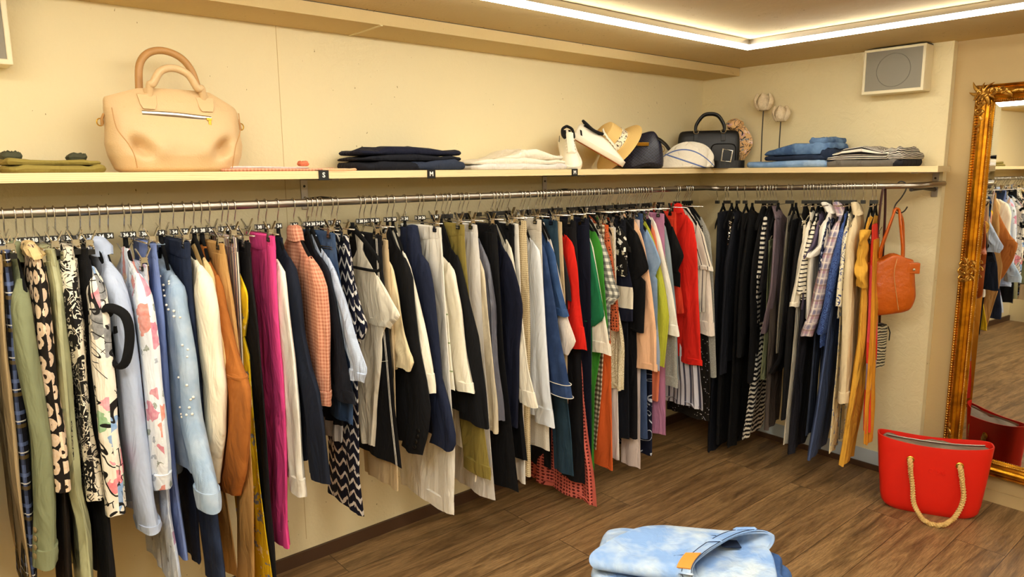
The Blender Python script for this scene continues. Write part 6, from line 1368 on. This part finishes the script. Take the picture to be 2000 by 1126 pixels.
for sy in (-1, 1):
    yb = sy * .074
    if sy < 0:
        P = smooth_pts([(-.098, yb + .02, .268), (-.1, yb - .006, .262), (-.098, yb - .018, .24), (-.085, yb - .022, .15), (-.07, yb - .04, .06), (-.03, yb - .085, .014), (.03, yb - .1, .0125), (.085, yb - .06, .04), (.118, yb - .03, .12), (.108, yb - .02, .21), (.1, yb - .012, .258), (.098, yb + .02, .268)], 8)
    else:
        P = smooth_pts([(-.098, yb - .02, .268), (-.1, yb + .006, .262), (-.09, yb + .016, .24), (-.07, yb + .016, .1), (-.03, yb + .016, .03), (.03, yb + .016, .03), (.085, yb + .016, .1), (.11, yb + .016, .2), (.1, yb + .008, .258), (.098, yb - .02, .268)], 8)
    m = MB(); L_ = 0
    for ph in range(3):                                # three twisted strands
        Q = []
        up = Vector((0, 0, 1)); acc = 0
        for i, p_ in enumerate(P):
            tt = (P[min(i + 1, len(P) - 1)] - P[max(i - 1, 0)]).normalized()
            a_ = Vector((0, 1, 0)) if abs(tt.y) < .8 else Vector((0, 0, 1))
            u_ = (a_ - tt * a_.dot(tt)).normalized(); w_ = tt.cross(u_)
            if i: acc += (P[i] - P[i - 1]).length
            an = acc / .034 * 2 * PI + ph * 2 * PI / 3
            Q.append(p_ + u_ * .0064 * math.cos(an) + w_ * .0064 * math.sin(an))
        s_ = MB(); s_.pipe(Q, .0066, 8); b_ = len(m.v); m.v += s_.v; m.f += [tuple(i + b_ for i in f_) for f_ in s_.f]; m.uv += s_.uv; m.mi += s_.mi
    rh = m.build('rope_handle', M['rope'], rb)
    for s in (-1, 1):
        m = MB(); m.pipe([(s * .098 + .013 * math.cos(a), yb + sy * .0008, .266 + .013 * math.sin(a)) for a in [2 * PI * i / 18 for i in range(18)]], .0035, 6, True); m.build('eyelet', M['brass'], rb)
tt_ = link('embossed_logo', text_mesh('O bag', .03, M['red_eva'], .0012), rb); tt_.location = (.012, -.0735, .222); tt_.rotation_euler = (PI / 2 + .03, 0, 0)

# ---- gilt mirror
t = NT('gilt', .27, .9, .5); t.color(t.mix(t.ramp(t.noise(12, 3, .6), [(.4, (0, 0, 0, 1)), (.7, (1, 1, 1, 1))]), lin('#d9961f'), lin('#8a5512'))); t.bump(t.noise(40, 3), .15, .004); M['gilt'] = t.m
t = NT('gilt_ornament', .33, .9, .5); t.color(lin('#b98a3c')); t.bump(t.noise(90, 3), .4, .004); M['gilt_old'] = t.m
M['mirror'] = plain('mirror_glass', '#e9e9e6', .01, 1.0)
my0, my1, mz0, mz1 = -1.474, -2.24, .137, 1.972
mr = empty('wall_mirror', (.0448 - .0185, (my0 + my1) / 2, (mz0 + mz1) / 2), -PI / 2 - .048, 'tall mirror in an ornate gilt frame on the taupe wall', 'mirror')
W2, H2 = abs(my1 - my0) / 2, (mz1 - mz0) / 2           # local: x along the wall, -y into the room
sec = [(0, 0), (0, -.022), (.006, -.028), (.012, -.024), (.018, -.03), (.03, -.046), (.042, -.049), (.05, -.043), (.054, -.034), (.064, -.03), (.07, -.034), (.076, -.028), (.082, -.018), (.082, 0)]
def rail_(m, a, b, ia, ib):
    """moulding between two mitred corners"""
    rg = []
    for (cx, cz, dx, dz) in (a, b): rg.append([(cx + d * dx, y, cz + d * dz) for d, y in sec])
    m.loft(rg)
cs = [(-W2, -H2, 1, 1), (W2, -H2, -1, 1), (W2, H2, -1, -1), (-W2, H2, 1, -1)]
for i in range(4):
    m = MB(); rail_(m, cs[i], cs[(i + 1) % 4], 0, 0); m.build('frame_moulding', M['gilt'], mr, True, 30)
def beadrow(p0, p1, step, r, name):
    m = MB(); p0, p1 = Vector(p0), Vector(p1); n_ = int((p1 - p0).length / step)
    for k in range(n_): m.ball(p0.lerp(p1, (k + .5) / n_), r, 4)
    o_ = m.build(name, M['gilt_old'], mr); o_['kind'] = 'stuff'
for s in (-1, 1):
    beadrow((s * (W2 - .008), -.026, -H2), (s * (W2 - .008), -.026, H2), .0125, .0052, 'beading')
    beadrow((s * (W2 - .073), -.033, -H2 + .08), (s * (W2 - .073), -.033, H2 - .08), .0085, .0036, 'beading')
    beadrow((-W2 + .08, -.033, s * (H2 - .073)), (W2 - .08, -.033, s * (H2 - .073)), .0085, .0036, 'beading')
def ornament(cx, cz, sx, sz, sd, big=True):
    m = MB(); r_ = random.Random(sd)
    def scroll(x, z, rad, turn, dirn):
        P = []
        for i in range(22):
            a = i / 21 * turn; rr_ = rad * (1 - .75 * i / 21)
            P.append((cx + sx * (x + rr_ * math.cos(a * dirn)), -.047 - .004 * math.sin(i), cz + sz * (z + rr_ * math.sin(a * dirn))))
        m.pipe(P, [.0052 * (1 - .4 * i / 21) for i in range(22)], 7)
    def leaf(x, z, ln, an, w_=.011):
        P = [(cx + sx * (x + ln * t_ * math.cos(an + .5 * t_)), -.05 + .012 * t_, cz + sz * (z + ln * t_ * math.sin(an + .5 * t_))) for t_ in [i / 7 for i in range(8)]]
        m.pipe(P, [w_ * math.sin(PI * (.12 + .85 * i / 7)) for i in range(8)], 7, False, (1, .6))
    if big:
        for x, z, rd in ((.035, .035, .026), (.075, .03, .02), (.03, .078, .02), (.115, .028, .017), (.028, .118, .017)): scroll(x, z, rd, 9, 1); scroll(x + .01, z + .006, rd * .6, 7, -1)
        for k in range(9): leaf(.04, .04, .05 + .012 * (k % 3), k * .7, .009)
        for k in range(5): leaf(.09 + .022 * k, .035 + .006 * (k % 2), .035, -.5 + .5 * (k % 3), .008); leaf(.035 + .006 * (k % 2), .09 + .026 * k, .035, 1.9 - .5 * (k % 3), .008)
        for k in range(10): m.ball((cx + sx * (.01 + .06 * r_.random()), -.052, cz + sz * (.01 + .06 * r_.random())), .006 + .003 * r_.random(), 4)
    else:
        for s1 in (-1, 1):
            for z, rd in ((.0, .024), (.034, .018), (-.034, .018)): scroll(.04 + s1 * .016, z, rd, 8, s1)
            for k in range(4): leaf(.04, -.05 + .03 * k, .034, PI / 2 + s1 * (.9 - .2 * k), .007)
    m.build('corner_ornament' if big else 'side_ornament', M['gilt_old'], mr)
for i, (cx, cz, sx, sz) in enumerate(cs): ornament(cx, cz, sx, sz, i)
ornament(-W2, .06 - .0, 1, 1, 9, False); ornament(W2, .06, -1, 1, 9, False)
m = MB(); gx, gz = W2 - .082, H2 - .082
m.loft([[(x_ * (gx - i_), y_, z_ * (gz - i_) ) for x_, z_ in ((-1, -1), (1, -1), (1, 1), (-1, 1))] for i_, y_ in ((0, -.012), (0, -.018), (.028, -.0215), (.0281, -.0215))])
m.build('mirror_glass', M['mirror'], mr, False)

# ---- folded jeans on the low stool in front
jx, jy, jz = -2.4, -1.66, .5
def jlink(label, dx, dy, z0, rz, parts, group='jeans on the stool'):
    r = empty('folded_jeans', (jx + dx, jy + dy, jz + z0), rz, label, 'jeans', group); return r
JA = facing(jx, jy)
r = jlink('dark blue folded jeans at the bottom of the pile on the stool', .085, -.035, .0005, JA - .05, 0)
m = MB(); slab(m, .40, .3, .045, 3, None, .004); m.build('folded_leg', M['denim_mid2'], r)
r = jlink('mid blue folded jeans with a brass button in the stool pile', .075, -.03, .047, JA - .12, 0)
m = MB(); slab(m, .36, .3, .03, 5, None, .004, 0, (-.01, .02)); m.build('folded_leg', M['denim_mid2'], r)
m = MB(); rg = [[(.14 + .05 * math.cos(a) * k, -.06 + .1 * math.sin(a) * k, z) for a in [2 * PI * i / 32 for i in range(32)]] for z, k in ((.006, .9), (.012, 1), (.034, 1.0), (.04, .97), (.034, .86), (.018, .82))]
m.loft(rg); wb2 = m.build('waistband', M['denim_mid2'], r)
m = MB(); m.lathe([(0, -.002), (.009, -.002), (.01, .001), (.006, .003), (0, .0035)], 14); q = m.build('button', M['brass'], r); q.location = (.1, -.14, .038)
r = jlink('pale bleached folded jeans with a tan leather patch on top of the stool pile', -.005, 0, .082, JA, 0)
# the folded legs underneath: a big rounded fold at the left, a lighter fold showing at the right
m = MB(); slab(m, .43, .29, .034, 11, lambda u: .75 + .25 * math.exp(-((u + .1) / .6) ** 2), .004, 0, (-.01, .02)); m.build('folded_leg', M['denim_bleach'], r, sub=1)
m = MB(); slab(m, .2, .26, .02, 13, None, .003, .014, (.125, .03), 4); m.build('leg_fold', M['denim_bleach'], r, sub=1)
# hip and waist lying open on top
def hipx(a, t_): return .1 * sgnpow(math.cos(a), .8) * t_ ** 1.3 - .045 * max(0, math.sin(a)) * t_ ** 2 + .012 * max(0, -math.sin(a)) * t_ ** 2
rings = []
for i in range(15):
    t_ = i / 14
    x_ = -.2 + .33 * t_; hw_ = .07 + .065 * t_ ** .8; up_ = .012 + .02 * t_ ** 1.5
    rings.append([(x_ + hipx(a, t_), .02 + hw_ * sgnpow(math.cos(a), .8), .042 + .012 * t_ + up_ * sgnpow(math.sin(a), .9) + .0025 * math.sin(5 * a + i)) for a in [2 * PI * k / 40 for k in range(40)]])
last = rings[-1]; cc = (sum(p_[0] for p_ in last) / 40, sum(p_[1] for p_ in last) / 40, sum(p_[2] for p_ in last) / 40)
rings.append([(cc[0] + (p_[0] - cc[0]) * .95 - .003, cc[1] + (p_[1] - cc[1]) * .95, cc[2] + (p_[2] - cc[2]) * .8) for p_ in last])
rings.append([(p_[0] - .12, p_[1], p_[2] - .004) for p_ in rings[-1]]); rings.append([(p_[0] - .13, cc[1] + (p_[1] - cc[1]) * .95, p_[2]) for p_ in rings[-1]])
m = MB(); m.loft(rings); hip = m.build('hip', M['denim_bleach'], r)
def on_hip(t_, a, lift=0.0):
    x_ = -.2 + .33 * t_; hw_ = .07 + .065 * t_ ** .8 + lift; up_ = .012 + .02 * t_ ** 1.5 + lift
    return Vector((x_ + hipx(a, t_), .02 + hw_ * sgnpow(math.cos(a), .8), .042 + .012 * t_ + up_ * sgnpow(math.sin(a), .9)))
m = MB(); m.loft([[on_hip(t_, a, l_) for a in [2 * PI * k / 40 for k in range(40)]] for t_, l_ in ((.86, .0005), (.865, .003), (.93, .0035), (1.0, .003), (1.004, .0))], False); m.build('waistband', M['denim_bleach'], r)
for t_ in (.87, .995):
    m = MB(); m.pipe([on_hip(t_, a, .0038) for a in [2 * PI * k / 40 for k in range(40)]], .0009, 5, True); m.build('stitching', M['denim_ink'], hip)
for a0, t0 in ((1.0, .42), (2.2, .42)):
    m = MB(); m.pipe([on_hip(t0 + .42 * q, a0 + .25 * q * (1 if a0 < 1.5 else -1), .0012) for q in [i / 8 for i in range(9)]], .0014, 5); m.build('pocket_edge', M['denim_ink'], hip)
m = MB(); m.box((.115, .1, .046), (.05, .035, .004), (0, .1, .3)); m.build('inner_label', M['denim_ink'], hip, False)
M['patch'] = leather('patch_leather', '#c77f2c', .55, 300, .1, .2)
m = MB(); P = [[on_hip(t_, a, .0045 + e) for a in (1.95, 2.05, 2.15, 2.25, 2.35, 2.45, 2.55)] for t_ in (.8, .9, .985) for e in (0,)]
vs_ = [p_ for row in P for p_ in row]; vs2 = [p_ + Vector((0, 0, .0025)) for p_ in vs_]; nn = len(vs_)
fs_ = [(i * 7 + j + nn, i * 7 + j + 1 + nn, (i + 1) * 7 + j + 1 + nn, (i + 1) * 7 + j + nn) for i in range(2) for j in range(6)] + [(i * 7 + j, (i + 1) * 7 + j, (i + 1) * 7 + j + 1, i * 7 + j + 1) for i in range(2) for j in range(6)]
edge = [0, 1, 2, 3, 4, 5, 6, 13, 20, 19, 18, 17, 16, 15, 14, 7]
fs_ += [(edge[i], edge[(i + 1) % 16], edge[(i + 1) % 16] + nn, edge[i] + nn) for i in range(16)]
m.add(vs_ + vs2, fs_); m.build('leather_patch', M['patch'], r)
for a0 in (.7, 1.55, 2.75):
    m = MB(); m.pipe([on_hip(.85, a0, .003), on_hip(.87, a0, .007), on_hip(.93, a0, .0075), on_hip(.99, a0, .007), on_hip(1.0, a0, .003)], .0055, 8, False, (.45, 1)); m.build('belt_loop', M['denim_bleach'], r)
sx_, sy_ = jx + .02, jy - .05
st_ = empty('stool', (sx_, sy_, 0), 0, 'low round wooden stool under the folded jeans', 'stool')
m = MB(); m.lathe([(0, .475), (.12, .475), (.125, .48), (.125, .496), (.12, .5), (0, .5)], 32); m.build('seat', M['ply'], st_)
for k in range(3):
    a = k * 2 * PI / 3; m = MB(); m.pipe([(.075 * math.cos(a), .075 * math.sin(a), .476), (.13 * math.cos(a), .13 * math.sin(a), .001)], .014, 10); m.build('leg', M['ply'], st_)

# ---- what the mirror shows at the far left of the shop
hk = MB(); hk.pipe(smooth_pts([(.0, 0, 1.98), (.03, 0, 1.99), (.06, 0, 1.965), (.075, 0, 1.93), (.06, 0, 1.905), (.04, 0, 1.915)], 5), .005, 8); hk.box2((.0006, -.015, 1.95), (.004, .015, 2.02))
o = hk.build('wall_hook', M['dark_steel'], None); o.location = (XL, -.42, 0); tag(o, 'black wall hook over the black skirt, seen in the mirror', 'hook')
WOFF[0] = None
r = empty('skirt', (XL + .06, -.42, 1.9), PI, 'long black skirt on the left shop wall, seen in the mirror', 'skirt')
r.rotation_euler = (0, 0, PI / 2)
b = MB(); b.add(*tube([(0, -.11, .1, .02), (0, -.15, .105, .022), (0, -.4, .12, .026), (0, -.75, .13, .03)], 36, 4, .005, 7, .004)); b.build('garment_body', M['black'], r)
b = MB(); b.add(*tube([(0, -.106, .101, .022), (0, -.135, .103, .024)], 28, 4, .0, 3, hem=-.003)); b.build('waistband', M['black_grey'], r)
make_hanger(True, (XL + .06, -.42, 1.905), PI / 2, 'metal clip hanger holding the long black skirt on the left shop wall', 'hangers on the left shop wall', None, (.08, -.08))
M['brown_wood'] = plain('brown_wood', '#7c4a26', .5)
struct('pillar', MB().box2((XL + .0008, -.29, .0008), (XL + .05, -.2, 2.183)), M['brown_wood'])
ch = empty('chair', (-4.45, -1.0, 0), .9, 'black chair with chrome legs by the left shop wall, seen in the mirror', 'chair')
m = MB(); slab(m, .42, .4, .04, 3, None, .002, .44); m.build('seat', M['leather_black'], ch)
m = MB(); m.loft([[(q[0], .19 + .03 * (z - .5), q[2]) if False else (q[0], q[1] + .19 + .12 * (z - .55), z) for q in ellring(0, 0, z, .2, .015, 24, 4)] for z in (.55, .6, .75, .8)]); m.build('backrest', M['leather_black'], ch)
for sx in (-1, 1):
    m = MB(); m.pipe(smooth_pts([(sx * .2, -.18, .001), (sx * .19, -.16, .43), (sx * .19, .16, .44), (sx * .19, .2, .6)], 4), .011, 8); m.build('leg', M['chrome'], ch)
    m = MB(); m.pipe([(sx * .2, .24, .001), (sx * .19, .12, .44)], .011, 8); m.build('leg', M['chrome'], ch)
# ------------------------------------------------------------------ camera, light, view
cd = bpy.data.cameras.new('camera'); co = bpy.data.objects.new('camera', cd); COL.objects.link(co)
cd.sensor_fit = 'HORIZONTAL'; cd.sensor_width = 36; cd.lens = 36 * 1383.845 / 2000; cd.clip_start = .02
R_ = Matrix(((0.75941594, 0.11252322, -0.64080103), (-0.65054746, 0.11818279, -0.75021385), (-0.00868482, 0.98659584, 0.16295159)))
co.matrix_world = Matrix.Translation((-3.81344212, -2.64492868, 1.6)) @ R_.to_4x4()
sc.camera = co
w = bpy.data.worlds.new('world'); sc.world = w; w.use_nodes = True
w.node_tree.nodes['Background'].inputs[0].default_value = (1, .9, .75, 1); w.node_tree.nodes['Background'].inputs[1].default_value = .05
vs = sc.view_settings
sc.display_settings.display_device = 'sRGB'
vs.view_transform = 'Standard'; vs.look = 'None'; vs.exposure = EXPO; vs.gamma = 1; vs.use_curve_mapping = False
sc.cycles.max_bounces = 8; sc.cycles.diffuse_bounces = 5; sc.cycles.glossy_bounces = 4; sc.cycles.sample_clamp_indirect = 6; sc.cycles.caustics_reflective = False; sc.cycles.caustics_refractive = False
